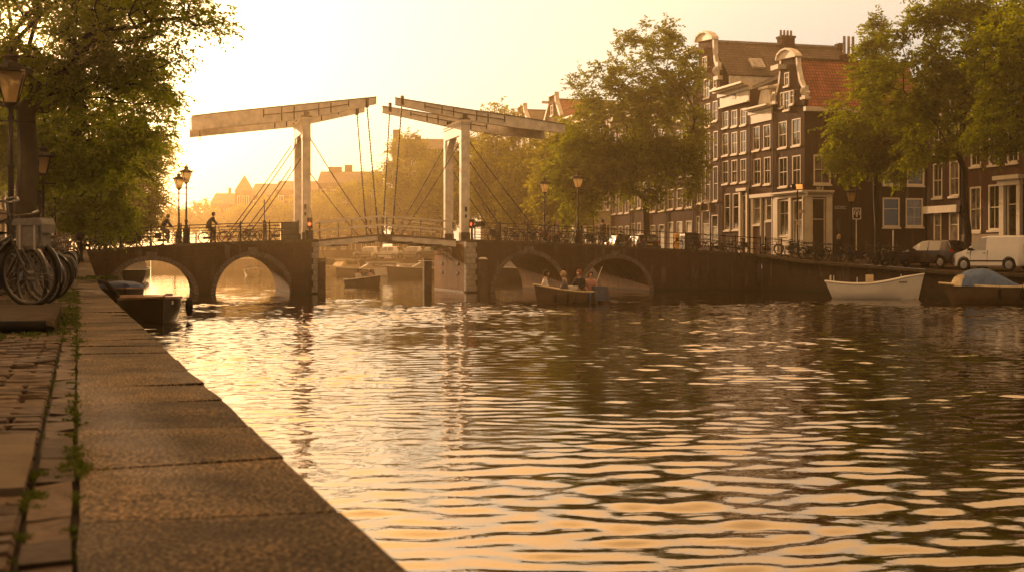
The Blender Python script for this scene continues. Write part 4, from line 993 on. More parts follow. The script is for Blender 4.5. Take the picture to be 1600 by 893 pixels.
rowhouse(985, 1013, 168, 'cornice', M['b_mid'], 'pale fronted row house directly behind the big tree trunk', 3, 4)
rowhouse(955, 985, 188, 'gable', M['b_red'], 'hazy gabled house seen through the big tree crown', 3, 4, gt=162)
rowhouse(928, 955, 178, 'cornice', M['sandst'], 'pale stone row house behind the pedestrian on the bridge', 3, 4)
rowhouse(900, 928, 190, 'cornice', M['b_mid'], 'hazy row house behind the taller bridge lamp', 3, 4)
rowhouse(878, 900, 186, 'cornice', M['sandst'], 'pale row house behind the two right bridge lamps', 2, 4)
rowhouse(850, 878, 186, 'gable', M['b_red'], 'far gabled house with hoist beam rising above the trees', 3, 4, gt=150, dep=18, roof=M['tred'])
rowhouse(828, 850, 196, 'cornice', M['b_mid'], 'far row house between the two gabled roofs', 2, 4)
rowhouse(802, 828, 196, 'gable', M['b_red'], 'farthest gabled house peeking over the balance beam', 3, 4, gt=167, dep=14)
rowhouse(775, 802, 205, 'cornice', M['b_mid'], 'hazy row house behind the trees right of the white portal', 3, 4)
rowhouse(752, 775, 208, 'cornice', M['b_red'], 'hazy row house seen beside the white portal post', 2, 4)

# --- near block at the right edge
NB = Fac((27.7, 85.6, 0), -cV)
def nearhouse(pxa, pxb, ops_px, doors_px, ytop, m, label, extra=None, dep=12):
    h = empty('canal_house', NB.at(NB.x((pxa+pxb)/2), 1.6), label=label, cat='house')
    ops = wins(NB, ops_px); drs = wins(NB, doors_px); zt_ = NB.xz((pxa+pxb)/2, ytop)[1]
    body(h, NB, NB.x(pxa)+.01, NB.x(pxb)-.01, .8, zt_, dep, m, ops+drs)
    for o in ops: NB.window(h, *o, sash='sash', fw=.11)
    for o in drs: NB.window(h, *o, sash='tall', sill=False, name='door', fw=.12)
    NB.cornice(h, NB.x(pxa), NB.x(pxb), zt_, .7, .7)
    return h
ha = nearhouse(1447, 1501, [(1458, 1472.5, 255, 309), (1483.7, 1499, 251.5, 306.5), (1458.5, 1473, 198, 240), (1484, 1499, 192, 236), (1459, 1473, 143, 180), (1484, 1499, 137, 175)],
               [(1459, 1471, 333, 384), (1483, 1498.5, 331, 384)], 112, M['b_mid'], 'brown brick house with a cream fascia above the dark hatchback')
zz = NB.xz(1472, 327)[1]; mb = MB(); NB.box(mb, NB.x(1447)+.05, NB.x(1501)-.05, zz-.25, zz+.22, 0, .3); mb.build('fascia', M['white2'], ha)
hb = nearhouse(1501, 1609, [(1515.7, 1533, 292, 362), (1544.6, 1563, 288.5, 359.5), (1517, 1533, 205, 260), (1545, 1561, 200, 257.5), (1574, 1592, 196, 254), (1517, 1533, 140, 180), (1545, 1561, 134, 176), (1574, 1592, 127, 170)],
               [(1574, 1591.5, 287, 372)], 95, M['b_red'], 'red brown brick house with tall windows and a white door surround behind the van')
mb = MB()
for a, b in ((1565.5, 1572.5), (1592.5, 1598)): NB.box(mb, NB.x(a), NB.x(b), 1.2, NB.xz(1582, 282)[1], 0, .22)
q = NB.xz(1582, 278)[1]; NB.box(mb, NB.x(1561), NB.x(1602), q-.1, q+.15, 0, .5); NB.box(mb, NB.x(1564), NB.x(1599), q-.45, q-.103, 0, .3); mb.build('door_surround', M['white2'], hb)
mb = MB(); NB.box(mb, NB.x(1501)+.05, NB.x(1565), .9, NB.xz(1530, 366)[1], 0, .08); mb.build('plinth', M['sandst'], hb)
nearhouse(1609, 1700, [(1625, 1645, 285, 358), (1660, 1680, 283, 356), (1625, 1645, 195, 255), (1660, 1680, 190, 250)], [], 85, M['b_mid'], 'brick house just inside the right edge of the view')

# --- far end of the canal, faded by the haze
def farblock(px0, px1, yeave, yridge, Y, label, chim=(), m=None, rm=None, nb=5, nr=3, dep=14):
    fc = Fac((W(px0, Y), Y, 0), (1, .05, 0)); m = m or M['b_mid']; L_ = fc.x(px1); zt_ = Z(yeave, Y)
    h = empty('canal_house', fc.at(L_/2, 2.0), label=label, cat='building'); ops = []
    for r in range(nr):
        for b in range(nb):
            c = L_*(b+.5)/nb; zc = 2.6+(zt_-3)*(r+.5)/nr; ops.append((c-L_/nb*.24, c+L_/nb*.24, zc-(zt_-3)/nr*.28, zc+(zt_-3)/nr*.3))
    body(h, fc, 0, L_, 1.2, zt_, dep, m, ops, flat=False)
    for o in ops: fc.window(h, *o)
    zr_ = Z(yridge, Y+dep/2); mb = MB(); p = [fc.at(-.2, zt_-.1, .3), fc.at(L_+.2, zt_-.1, .3), fc.at(L_+.2, zr_, -dep/2), fc.at(-.2, zr_, -dep/2), fc.at(-.2, zt_-.1, -dep), fc.at(L_+.2, zt_-.1, -dep)]
    mb.add(p, [(0, 1, 2, 3), (3, 2, 5, 4)]); rf_ = mb.build('roof', rm or M['tgrey'], h)
    mb = MB()
    for xx in (0, L_): mb.add([fc.at(xx, zt_-.1, 0), fc.at(xx, zr_-.05, -dep/2), fc.at(xx, zt_-.1, -dep)], [(0, 1, 2)])
    mb.build('side_gable', m, h)
    for cpx, cy, cw in chim:
        x_ = fc.x(cpx); mb = MB(); fc.box(mb, x_-cw/2, x_+cw/2, zr_-1.5, Z(cy, Y+dep/2), -dep/2-.5, -dep/2+.5); mb.build('chimney', M['b_red'], rf_)
    return h
farblock(613, 692, 232, 217, 215, 'large hazy brick block behind trees left of the right portal', [(617, 203, 1.2)], nb=6, nr=4)
farblock(497, 592, 285, 268, 235, 'hazy block with two chimneys framed by the left stay rods', [(519, 261, 2.4), (540, 258, 1.4)], nb=6)
farblock(430, 500, 296, 283, 255, 'faint hazy block just left of the left portal', [], nb=4)
farblock(392, 432, 304, 287, 260, 'faint hazy block right of the pointed tower', [], nb=3)
tw = farblock(329, 368, 318, 302, 262, 'faint low block left of the pointed tower', [(350, 294, .5)], nb=2)
fc = Fac((W(367, 258), 258, 0), (1, .05, 0)); L_ = fc.x(393); zt_ = Z(298, 258); tw = empty('church_tower', fc.at(L_/2, 2), label='faint square tower with a pointed roof, fading in the haze', cat='tower')
mb = MB(); fc.box(mb, 0, L_, 1.2, zt_, -L_, 0); mb.build('brick_wall', M['b_mid'], tw)
mb = MB(); c = fc.at(L_/2, 0, -L_/2); mb.lathe([(L_*.72, zt_), (.05, Z(274, 260))], 4, (c.x, c.y, 0), sq=True); mb.build('roof', M['tgrey'], tw)
for k in range(3): fc.window(tw, L_*(.15+.27*k), L_*(.3+.27*k), zt_-3.2, zt_-1)
# left bank houses behind the trees
LB = Fac((W(-60, 95), 95, 0), Vector((W(128, 215)-W(-60, 95), 120, 0)))
for a, b, yt, mm, lb in ((-60, -10, 150, 'b_red', 'shaded house at the left edge behind the tree trunks'), (-10, 30, 165, 'b_mid', 'shaded house behind the nearest lamp post'), (30, 62, 190, 'b_dark', 'shaded house behind the second lamp post'), (62, 88, 215, 'b_red', 'shaded house behind the white van'), (88, 106, 235, 'b_mid', 'shaded house farthest along the left bank')):
    rowhouse(a, b, yt, 'cornice', M[mm], lb, 3, 4, fc=LB, zb=1.4)
# ---------------------------------------------------------------- trees
def make_tree(name, label, base, fork, blobs, nclump, per, leaf, seed, lm, r0=.22, cr=1.0, group=None, cat='tree', tw_len=None, bare=.0, twigs=5):
    """base, fork: world points; blobs: (centre, radii xyz, weight); clumps of leafy twigs spread through the blobs, joined back to the trunk"""
    r = np.random.default_rng(seed); base = Vector(base); fork = Vector(fork)
    root = empty(name, base, label=label, cat=cat, group=group)
    wts = np.array([b[2]*b[1][0]*b[1][1]*b[1][2] for b in blobs])**.8; wts /= wts.sum(); C = []
    for i in range(nclump):
        b = blobs[r.choice(len(blobs), p=wts)]
        while True:
            v = r.uniform(-1, 1, 3); q = np.linalg.norm(v)
            if q < 1 and r.random() < .25+.75*q*q: break
        C.append(np.array(b[0])+v*np.array(b[1]))
    C = np.array(C); fk = np.array(fork); mid = np.array([sum(b[0][k]*b[2] for b in blobs)/sum(b[2] for b in blobs) for k in range(3)])
    # skeleton
    bs = np.array(base); nodes = [bs, bs+(fk-bs)*.35+np.array([r.normal(0, .06), r.normal(0, .06), 0]), bs+(fk-bs)*.7+np.array([r.normal(0, .08), r.normal(0, .08), 0]), fk]; par = [-1, 0, 1, 2]; plen = [0, 0, 0, 0.]
    order = np.argsort(np.linalg.norm(C-fk, axis=1)); leafn = []
    for i in order:
        p = C[i]; Nn = np.array(nodes[3:]); d = np.linalg.norm(Nn-p, axis=1); up = np.clip(Nn[:, 2]-p[2], 0, None)
        j = int(np.argmin(d+.22*np.array(plen[3:])+.6*up))+3; dd = np.linalg.norm(nodes[j]-p)
        k = j; steps = int(dd/1.3)
        a = nodes[j]
        for s in range(1, steps+1):
            f = s/(steps+1); q = a+(p-a)*f+np.array([0, 0, .12*dd*math.sin(math.pi*f)])+r.normal(0, .05*dd**.5, 3)
            nodes.append(q); par.append(k); plen.append(plen[k]+dd/(steps+1)); k = len(nodes)-1
        nodes.append(p); par.append(k); plen.append(plen[k]+dd/(steps+1)); leafn.append(len(nodes)-1)
    n = len(nodes); w2_ = np.zeros(n)
    for l in leafn: w2_[l] += 1
    for i in range(n-1, 0, -1): w2_[par[i]] += w2_[i] if i >= 3 else 0
    tot = max(1, w2_[3]); rad = r0*.8*(np.maximum(w2_, .5)/tot)**.47; rad[:4] = [r0*1.25, r0, r0*.93, r0*.86]
    rad = np.maximum(rad, .012)
    kids = [[] for _ in range(n)]
    for i in range(1, n): kids[par[i]].append(i)
    mb = MB(); stack = [(0, None)]; lower = base-zV*.3
    def chain(start, prev):
        pts = [Vector(nodes[prev])] if prev is not None else [lower]; rr_ = [rad[start] if prev is not None else r0*1.5]; i = start
        if prev is not None: rr_ = [min(rad[prev], rad[start]*1.25)]
        while True:
            pts.append(Vector(nodes[i])); rr_.append(rad[i])
            ks = sorted(kids[i], key=lambda k: -w2_[k])
            for k in ks[1:]: stack.append((k, i))
            if not ks: break
            i = ks[0]
        return pts, rr_
    while stack:
        st, pv_ = stack.pop(); pts, rr_ = chain(st, pv_); mb.tube(pts, rr_, 9 if rr_[0] > .12 else 5 if rr_[0] > .04 else 4, cap=False)
    # root flare
    mb.build('trunk', M['bark'], root, smooth=True, fix=False)
    # foliage
    k = twigs; tl_ = tw_len or cr; M_ = nclump*k
    c = np.repeat(C, k, 0); out = c-mid; out /= np.linalg.norm(out, axis=1)[:, None]+1e-6
    d = out*.75+r.normal(0, .65, (M_, 3)); d[:, 2] = d[:, 2]*.7-.05; d /= np.linalg.norm(d, axis=1)[:, None]
    st = c+r.normal(0, .22*cr, (M_, 3))*[1, 1, .6]; Lt = tl_*r.uniform(.6, 1.3, M_)
    m_ = per; tt = (np.arange(m_)+r.random((M_, m_))*.7)/m_
    pos = st[:, None]+d[:, None]*(Lt[:, None]*tt)[..., None]; pos[..., 2] -= (.28*Lt[:, None]*tt**2)
    up = np.array([0, 0, 1.]); side = np.cross(d, up); side /= np.linalg.norm(side, axis=1)[:, None]+1e-6
    sg = np.where(np.arange(m_) % 2 == 0, 1, -1)[None, :, None]
    ld = d[:, None]*.6+side[:, None]*sg*.85+r.normal(0, .35, (M_, m_, 3)); ld[..., 2] -= .25
    ld = ld.reshape(-1, 3); ld /= np.linalg.norm(ld, axis=1)[:, None]; pos = pos.reshape(-1, 3)
    nn = up+r.normal(0, .55, ld.shape); sd_ = np.cross(ld, nn); sd_ /= np.linalg.norm(sd_, axis=1)[:, None]+1e-6; nn = np.cross(sd_, ld)
    sz = leaf*r.uniform(.65, 1.3, len(ld))[:, None]; pos = pos+sd_*r.normal(0, .12*leaf, (len(ld), 1))
    V0 = pos; V1 = pos+ld*sz*.45+sd_*sz*.3+nn*sz*.07; V2 = pos+ld*sz; V3 = pos+ld*sz*.45-sd_*sz*.3+nn*sz*.07
    V = np.stack([V0, V1, V2, V3], 1).reshape(-1, 3)-np.array(base); b4 = np.arange(len(ld))[:, None]*4
    Fc = np.concatenate([b4+[0, 1, 2], b4+[0, 2, 3]], 1).reshape(-1, 3)
    arr_mesh('crown', V, Fc, lm, root); return root
def pb(px, py, Y, rx, ry, rd, w_=1): # blob from photo pixels: radii rx, ry in px, rd metres deep
    return ((W(px, Y), Y, Z(py, Y)), (rx*Y/F, rd, ry*Y/F), w_)
# right bank
make_tree('elm_tree', 'tall broad elm with a golden green crown before the gabled houses', (W(1010, 97), 97, 2.35), (W(1008, 97), 97, Z(312, 97)),
    [pb(1010, 110, 97, 62, 68, 3.2), pb(1040, 190, 97, 58, 70, 3.4), pb(960, 210, 97, 78, 75, 3.6), pb(925, 260, 96, 62, 62, 3.2), pb(985, 262, 96, 80, 45, 3.4), pb(1020, 60, 97, 34, 24, 1.6, .8), pb(935, 130, 97, 38, 28, 2, .7), pb(1065, 255, 97, 32, 50, 2.6), pb(900, 310, 95, 36, 34, 2), pb(1075, 120, 97, 18, 40, 1.5)],
    560, 14, .26, 31, M['leafR'], .27, 1.1, twigs=8)
make_tree('elm_tree', 'darker slender tree before the red roof of the corner house', (W(1372, 90), 90, 2.3), (W(1368, 90), 90, Z(270, 90)),
    [pb(1355, 190, 90, 62, 70, 2.6), pb(1375, 120, 90, 45, 55, 2.2), pb(1335, 235, 90, 45, 38, 2.2), pb(1400, 215, 90, 42, 60, 2.4), pb(1370, 60, 90, 22, 35, 1.5, .8)],
    300, 14, .23, 33, M['leafR'], .2, .95, twigs=8)
make_tree('elm_tree', 'tall open crowned tree with its trunk between the dark car and the white van', (W(1509, 72.5), 72.5, 1.5), (W(1508, 72.5), 72.5, Z(268, 72.5)),
    [pb(1445, 195, 72, 62, 52, 2.6), pb(1440, 130, 72, 66, 45, 2.4), pb(1480, 60, 72, 70, 60, 2.6), pb(1505, 140, 72, 60, 60, 2.6), pb(1560, 70, 72, 50, 60, 2.5), pb(1390, 95, 72, 26, 50, 1.7, .8), pb(1455, 15, 72, 40, 30, 2), pb(1530, 0, 72, 60, 50, 2.2), pb(1430, 240, 72, 45, 18, 1.6, .7)],
    330, 13, .22, 35, M['leafR'], .2, .85, twigs=8)
make_tree('elm_tree', 'dense tree leaning in at the right edge above the white van', (W(1665, 64), 64, 1.4), (W(1655, 64), 64, Z(270, 64)),
    [pb(1590, 170, 63, 56, 62, 2.4), pb(1575, 90, 63, 55, 58, 2.4), pb(1640, 120, 64, 60, 90, 2.6), pb(1600, 30, 63, 60, 45, 2.2), pb(1560, 205, 62.5, 40, 26, 1.8), pb(1660, 200, 63, 60, 50, 2.5)],
    310, 14, .2, 36, M['leafR'], .25, .85, twigs=8)
# trees beyond the bridge on the right bank, fading
rg = random.Random(5)
mids = [(885, 122, 188, 56), (832, 134, 218, 52), (776, 142, 157, 50), (735, 156, 205, 48), (690, 162, 232, 44), (642, 170, 206, 46), (596, 182, 268, 42), (552, 192, 285, 40), (508, 200, 302, 36), (466, 208, 306, 34), (424, 216, 306, 36), (386, 224, 322, 30), (345, 232, 330, 30), (310, 240, 314, 28), (275, 246, 325, 28)]
wh = ['just right of the bridge lamps', 'behind the right stay rods', 'rising above the right balance beam', 'directly behind the right portal', 'left of the right portal', 'behind the far brick block', 'between the hanging chains', 'right of the left portal', 'behind the left portal', 'just left of the left portal', 'behind the left stay rods', 'below the pointed tower', 'behind the second cyclist', 'between lamp posts and cyclist', 'behind the pair of left lamps']
for i, ((px, Y, ty, hw), wd) in enumerate(zip(mids, wh)):
    yb_ = 400-(.8)*F/Y; cy = (ty+yb_-30)/2; hh = (yb_-30-ty)/2
    make_tree('elm_tree', 'hazy golden tree %s' % wd, (W(px, Y), Y, 1.9), (W(px+rg.uniform(-4, 4), Y), Y, 1.9+hh*.55*Y/F),
        [pb(px, cy-hh*.1, Y, hw*.85, hh*.8, 3.4), pb(px-hw*.4, cy+hh*.3, Y, hw*.6, hh*.55, 3), pb(px+hw*.4, cy+hh*.2, Y, hw*.6, hh*.55, 3), pb(px+rg.uniform(-10, 10), ty+hh*.4, Y, hw*.45, hh*.38, 2)],
        330 if i < 6 else 170, 9, .34, 50+i, M['leafF'], .22, 1.25, group=None, twigs=6)
# left bank
make_tree('elm_tree', 'nearest dark elm at the left, its branches reaching out over the water', (W(37, 27), 27, zL(27)), (W(40, 27), 27, Z(170, 27)),
    [pb(95, 60, 26, 120, 80, 2.6), pb(190, 40, 25, 70, 60, 2.0), pb(30, 120, 27, 75, 60, 2.2), pb(150, 125, 26, 75, 55, 1.8), pb(245, -5, 24.5, 60, 38, 1.3), pb(215, 110, 25.5, 44, 30, 1.0, .8), pb(315, 26, 24, 36, 15, .5, 2.2), pb(345, 45, 23.5, 12, 6, .3, 3.0), pb(262, 140, 25.2, 26, 24, .7, 1.4), pb(262, 75, 25, 22, 22, .6, .8), pb(100, -40, 26, 150, 70, 3), pb(225, 150, 25.5, 32, 26, .9, .9)],
    620, 12, .085, 71, M['leafL'], .23, .42, twigs=9)
make_tree('elm_tree', 'dark elm behind the second lamp post', (W(57, 40), 40, zL(40)), (W(60, 40), 40, Z(235, 40)),
    [pb(80, 180, 40, 85, 60, 3), pb(150, 215, 39, 68, 48, 2.4), pb(60, 240, 40, 65, 38, 2.4), pb(212, 175, 38.5, 48, 55, 1.8), pb(235, 130, 38, 34, 36, 1.2), pb(120, 255, 39, 60, 28, 2), pb(-10, 190, 40, 50, 70, 2.5)],
    520, 12, .12, 72, M['leafL'], .2, .6, twigs=9)
make_tree('elm_tree', 'elm behind the third lamp post, shading the bicycles', (W(72, 58), 58, zL(58)), (W(76, 58), 58, Z(285, 58)),
    [pb(110, 270, 58, 62, 48, 3.4), pb(165, 262, 57, 52, 44, 2.8), pb(205, 232, 56.5, 44, 40, 2.2), pb(40, 260, 58, 50, 40, 3), pb(145, 310, 57, 48, 30, 2.2), pb(120, 335, 57.5, 34, 18, 2, 1.3), pb(175, 335, 57, 34, 20, 1.8, 1.2)],
    420, 12, .16, 73, M['leafL'], .2, .85, twigs=8)
make_tree('elm_tree', 'sunlit tree beyond the left end of the bridge, hanging over the water', (W(128, 88), 88, 2.4), (W(138, 88), 88, Z(318, 88)),
    [pb(175, 290, 88, 62, 52, 3.5), pb(205, 240, 87, 42, 42, 2.6), pb(215, 315, 87, 32, 36, 2), pb(150, 335, 88, 45, 34, 3), pb(185, 350, 88, 38, 22, 2), pb(240, 250, 87, 26, 30, 1.6, 1), pb(226, 300, 87, 28, 40, 2), pb(200, 352, 87, 38, 16, 2, 1.5), pb(150, 358, 88, 34, 16, 2.5, 1.5)],
    440, 12, .2, 74, M['leafF'], .2, 1.0, twigs=8)
make_tree('elm_tree', 'hazy tree further along the left bank beyond the bridge', (W(165, 118), 118, 2.0), (W(168, 118), 118, Z(340, 118)),
    [pb(170, 300, 118, 45, 50, 3.4), pb(200, 330, 118, 32, 34, 3)], 200, 10, .26, 75, M['leafF'], .2, 1.1)
# ---------------------------------------------------------------- street lamps
def lampglass():
    m, t, b = newmat('lamp_glass'); t.nodes.remove(b); o = t.nodes['Material Output']
    a = N(t, 'ShaderNodeBsdfTransparent'); a.inputs[0].default_value = (.95, .85, .65, 1); tr = N(t, 'ShaderNodeBsdfTranslucent'); tr.inputs[0].default_value = (.75, .6, .38, 1)
    g = N(t, 'ShaderNodeBsdfGlossy'); g.inputs['Roughness'].default_value = .15
    m1 = N(t, 'ShaderNodeMixShader'); m1.inputs[0].default_value = .6; m2 = N(t, 'ShaderNodeMixShader'); m2.inputs[0].default_value = .12
    t.links.new(a.outputs[0], m1.inputs[1]); t.links.new(tr.outputs[0], m1.inputs[2]); t.links.new(m1.outputs[0], m2.inputs[1]); t.links.new(g.outputs[0], m2.inputs[2]); t.links.new(m2.outputs[0], o.inputs[0]); return m
M['lampglass'] = lampglass()
lamp0 = empty('street_lamp', (0, 0, 0), label='x', cat='street lamp')
mb = MB(); mb.lathe([(.25, 0), (.25, .12), (.2, .16), (.19, .75), (.22, .8), (.22, .86), (.13, .98), (.11, 1.08)], 8); mb.build('base', M['iron'], lamp0)
mb = MB(); mb.lathe([(.08, 1.05), (.075, 1.3), (.1, 1.34), (.1, 1.4), (.062, 1.46), (.055, 2.4), (.075, 2.44), (.05, 2.5), (.045, 3.3), (.07, 3.36), (.045, 3.42), (.045, 3.52), (.1, 3.6), (.13, 3.63)], 10); mb.build('pole', M['iron'], lamp0, smooth=True)
mb = MB(); mb.tube([(-.42, 0, 3.3), (.42, 0, 3.3)], .016, 6); mb.tube([(-.44, 0, 3.3), (-.4, 0, 3.3)], .03, 6); mb.tube([(.4, 0, 3.3), (.44, 0, 3.3)], .03, 6); mb.build('ladder_bar', M['iron'], lamp0)
mb = MB()
for k in range(4):
    a = math.pi/2*k+math.pi/4; mb.tube([(.16*math.cos(a), .16*math.sin(a), 3.63), (.36*math.cos(a), .36*math.sin(a), 4.24)], .018, 5)
    a2 = a+math.pi/2
    for r_, z_ in ((.16, 3.64), (.36, 4.24)): mb.tube([(r_*math.cos(a), r_*math.sin(a), z_), (r_*math.cos(a2), r_*math.sin(a2), z_)], .02, 5)
fr = mb.build('lantern_frame', M['iron'], lamp0)
mb = MB(); mb.lathe([(.155, 3.65), (.35, 4.23)], 4, sq=True); mb.f = mb.f[:4]; mb.mi = mb.mi[:4]; mb.build('lantern_glass', M['lampglass'], fr)
mb = MB(); mb.lathe([(.06, 3.63), (.05, 3.75), (.07, 3.82), (.05, 3.9), (.02, 3.95)], 8); mb.build('bulb', M['lampglass'], fr)
mb = MB(); mb.lathe([(.42, 4.25), (.42, 4.28), (.22, 4.38), (.12, 4.42), (.12, 4.5), (.16, 4.53), (.1, 4.58), (.03, 4.62), (.05, 4.67), (.005, 4.74)], 8); 
for k in range(8):
    a = k*math.pi/4; mb.tube([(.36*math.cos(a), .36*math.sin(a), 4.28), (.4*math.cos(a), .4*math.sin(a), 4.34), (.33*math.cos(a), .33*math.sin(a), 4.36)], [.02, .016, .006], 4)
mb.build('lantern_roof', M['iron'], lamp0)
def put_lamp(X, Y, z, top, label, first=[True], rz=.3):
    k = (top-z)/4.74
    if first[0]: o = lamp0; first[0] = False; o.location = (X, Y, z); o.rotation_euler = (0, 0, rz); o.scale = (k,)*3; o['label'] = label; o['group'] = 'cast iron street lamps'; KIDS[o.name] = list(o.children); return o
    return dup(lamp0, (X, Y, z), rz, label, scale=k)
put_lamp(W(17, 23), 23, zL(23), Z(72, 23), 'nearest street lamp, cut by the left edge before the thick trunk')
put_lamp(W(67, 36), 36, zL(36), Z(223, 36), 'second street lamp from the left edge, among the dark trees')
put_lamp(W(86, 53), 53, zL(53), Z(279, 53), 'small distant street lamp near the signal at the left bridge end')
for px, top, s, lb in ((291, 256, .75, 'taller of the two lamps on the left bridge approach, between the cyclists'), (279.5, 268, WID-.9, 'shorter lamp on the far side of the left bridge approach'), (903, 266.5, .75, 'taller of the two lamps on the right bridge approach'), (851, 275.5, WID-.9, 'shorter lamp on the far side of the right bridge approach')):
    t_, Y_ = BT(px, s); put_lamp(W(px, Y_), Y_, ztop(t_)-.06, Z(top, Y_), lb, rz=.55)
put_lamp(W(1330, 81), 81, zR(81)-.03, Z(288, 81), 'lamp on the right quay in front of the dark side wall', rz=.2)

# ---------------------------------------------------------------- bicycles
def make_bike(label, frame_m, bag=None, basket=False, upright=True):
    r = empty('bicycle', (0, 0, 0), label=label, cat='bicycle', group='bicycles on the bridge and the quays')
    RA, FA, BB, ST, HT, HB = Vector((-.54, 0, .34)), Vector((.56, 0, .34)), Vector((-.1, 0, .29)), Vector((-.3, 0, .88)), Vector((.34, 0, .93)), Vector((.39, 0, .72))
    for ax in (RA, FA):
        mb = MB(); mb.torus(ax, .33, .021, 1, 36, 6); w_ = mb.build('wheel', M['rubber'], r, smooth=True, local=True)
        mb = MB(); mb.torus(ax, .302, .012, 1, 36, 5); mb.build('rim', M['chrome'], w_, smooth=True, local=True)
        mb = MB()
        for k in range(20):
            a = 2*math.pi*k/20; a2 = a+.35*(1 if k % 2 else -1); mb.tube([ax+Vector((.03*math.cos(a2), .025*(1 if k % 4 < 2 else -1), .03*math.sin(a2))), ax+Vector((.3*math.cos(a), 0, .3*math.sin(a)))], .0022, 3, cap=False)
        mb.tube([ax-Vector((0, .05, 0)), ax+Vector((0, .05, 0))], .025, 8); mb.build('spokes', M['chrome'], w_, local=True)
        mb = MB(); vs = []; fs = []
        a0, a1 = (-.25, 2.55) if ax is FA else (.1, 3.6)
        for i, a in enumerate(np.linspace(a0, a1, 18)):
            for rr_, yy in ((.37, -.032), (.385, 0), (.37, .032)): vs.append(ax+Vector((rr_*math.cos(a), yy, rr_*math.sin(a))))
            if i: fs += [(3*i-3, 3*i-2, 3*i+1, 3*i), (3*i-2, 3*i-1, 3*i+2, 3*i+1)]
        mb.add(vs, fs); mb.build('mudguard', frame_m, r, smooth=True, local=True)
    mb = MB(); t = lambda a, b, q=.016: mb.tube([a, b], q, 7)
    t(BB, ST, .017); t(HT, HB, .02); t(HB, BB, .019); t(HT*.9+HB*.1, ST*.75+BB*.25, .015)
    for s in (-1, 1): o = Vector((0, .055*s, 0)); t(RA+o, BB+o*.4, .009); t(RA+o, ST+o*.3-zV*.08, .008)
    t(ST, ST+Vector((-.02, 0, .1)), .013); mb.build('frame', frame_m, r, smooth=True, local=True)
    mb = MB()
    for s in (-1, 1): mb.tube([HB+Vector((.0, .045*s, 0)), HB+Vector((.03, .05*s, -.1)), FA+Vector((-.03, .055*s, .08)), FA+Vector((0, .055*s, 0))], [.014, .013, .01, .008], 6)
    mb.build('fork', frame_m, r, smooth=True, local=True)
    mb = MB(); g = HT+Vector((-.02, 0, .14))
    mb.tube([HT, g], .013, 6); mb.tube([g+Vector(v) for v in ((-.2, -.29, .03), (-.08, -.28, .05), (.03, -.16, .02), (.03, 0, 0), (.03, .16, .02), (-.08, .28, .05), (-.2, .29, .03))], .011, 6)
    for s in (-1, 1): mb.tube([g+Vector((-.22, .29*s, .028)), g+Vector((-.1, .285*s, .046))], .018, 6)
    mb.build('handlebar', M['chrome'], r, smooth=True, local=True)
    mb = MB(); c = ST+Vector((-.03, 0, .12)); mb.add([c+Vector(v) for v in ((-.13, -.1, .02), (-.13, .1, .02), (.0, .06, .02), (.0, -.06, .02), (.15, .02, .015), (.15, -.02, .015), (-.12, -.08, -.04), (-.12, .08, -.04), (0, .04, -.03), (0, -.04, -.03), (.14, .01, -.01), (.14, -.01, -.01))],
        [(0, 1, 2, 3), (3, 2, 4, 5), (6, 9, 8, 7), (9, 11, 10, 8), (0, 6, 7, 1), (0, 3, 9, 6), (3, 5, 11, 9), (1, 7, 8, 2), (2, 8, 10, 4), (4, 10, 11, 5)]); mb.build('saddle', M['black'], r, local=True)
    mb = MB(); mb.obox((-.34, -.05, .33), .26, .012, .07); mb.build('chain_guard', frame_m, r, local=True)
    mb = MB(); mb.tube([BB-Vector((0, .09, 0)), BB+Vector((0, .09, 0))], .02, 8); mb.tube([BB+Vector((0, -.08, 0)), BB+Vector((.12, -.09, -.12))], .01, 5); mb.tube([BB+Vector((0, .08, 0)), BB+Vector((-.12, .09, .12))], .01, 5)
    mb.obox(BB+Vector((.12, -.14, -.12)), .045, .05, .01); mb.obox(BB+Vector((-.12, .14, .12)), .045, .05, .01); mb.build('crank', M['iron'], r, local=True)
    mb = MB()
    for y in (-.07, 0, .07): mb.tube([(-.28, y, .76), (-.75, y, .76)], .007, 5)
    for x in (-.35, -.55, -.73): mb.tube([(x, -.075, .76), (x, .075, .76)], .007, 5)
    for s in (-1, 1): mb.tube([(-.6, .07*s, .76), (-.54, .07*s, .34)], .007, 5)
    mb.build('rear_rack', M['iron'], r, local=True)
    mb = MB(); mb.lathe([(.0, .0), (.035, .0), (.045, .05), (.04, .055)], 10); mb.v = [(.5+z, x, .84+y) for x, y, z in mb.v]; mb.build('head_lamp', M['chrome'], r, smooth=True, local=True)
    mb = MB(); mb.obox((-.78, 0, .68), .015, .03, .03); mb.build('tail_light', M['tail'], r, local=True)
    if basket:
        mb = MB(); q = [(.46, .78), (.82, .78), (.86, 1.0), (.44, 1.0)]
        for y in (-.17, .17): 
            for (a, b), (c_, d) in zip(q, q[1:]+q[:1]): mb.tube([(a, y, b), (c_, y, d)], .01, 5)
            for k in range(7): mb.tube([(.46+.06*k, y, .78), (.44+.07*k, y, 1.0)], .004, 4)
        for x, z in ((.44, 1.0), (.86, 1.0), (.82, .78), (.46, .78), (.84, .89), (.6, .78), (.7, .78)): mb.tube([(x, -.17, z), (x, .17, z)], .008, 5)
        mb.build('basket', M['wicker'], r, local=True)
    if bag:
        for s in (-1, 1):
            mb = MB(); mb.obox((-.55, .14*s, .58), .19, .055, .16); mb.obox((-.55, .15*s, .7), .2, .06, .05); mb.build('side_bag', bag, r, local=True)
    return r
M['tail'] = mat('red_reflector', (.4, .02, .015), .3, var=.05); M['wicker'] = mat('wicker', (.12, .08, .045), .8)
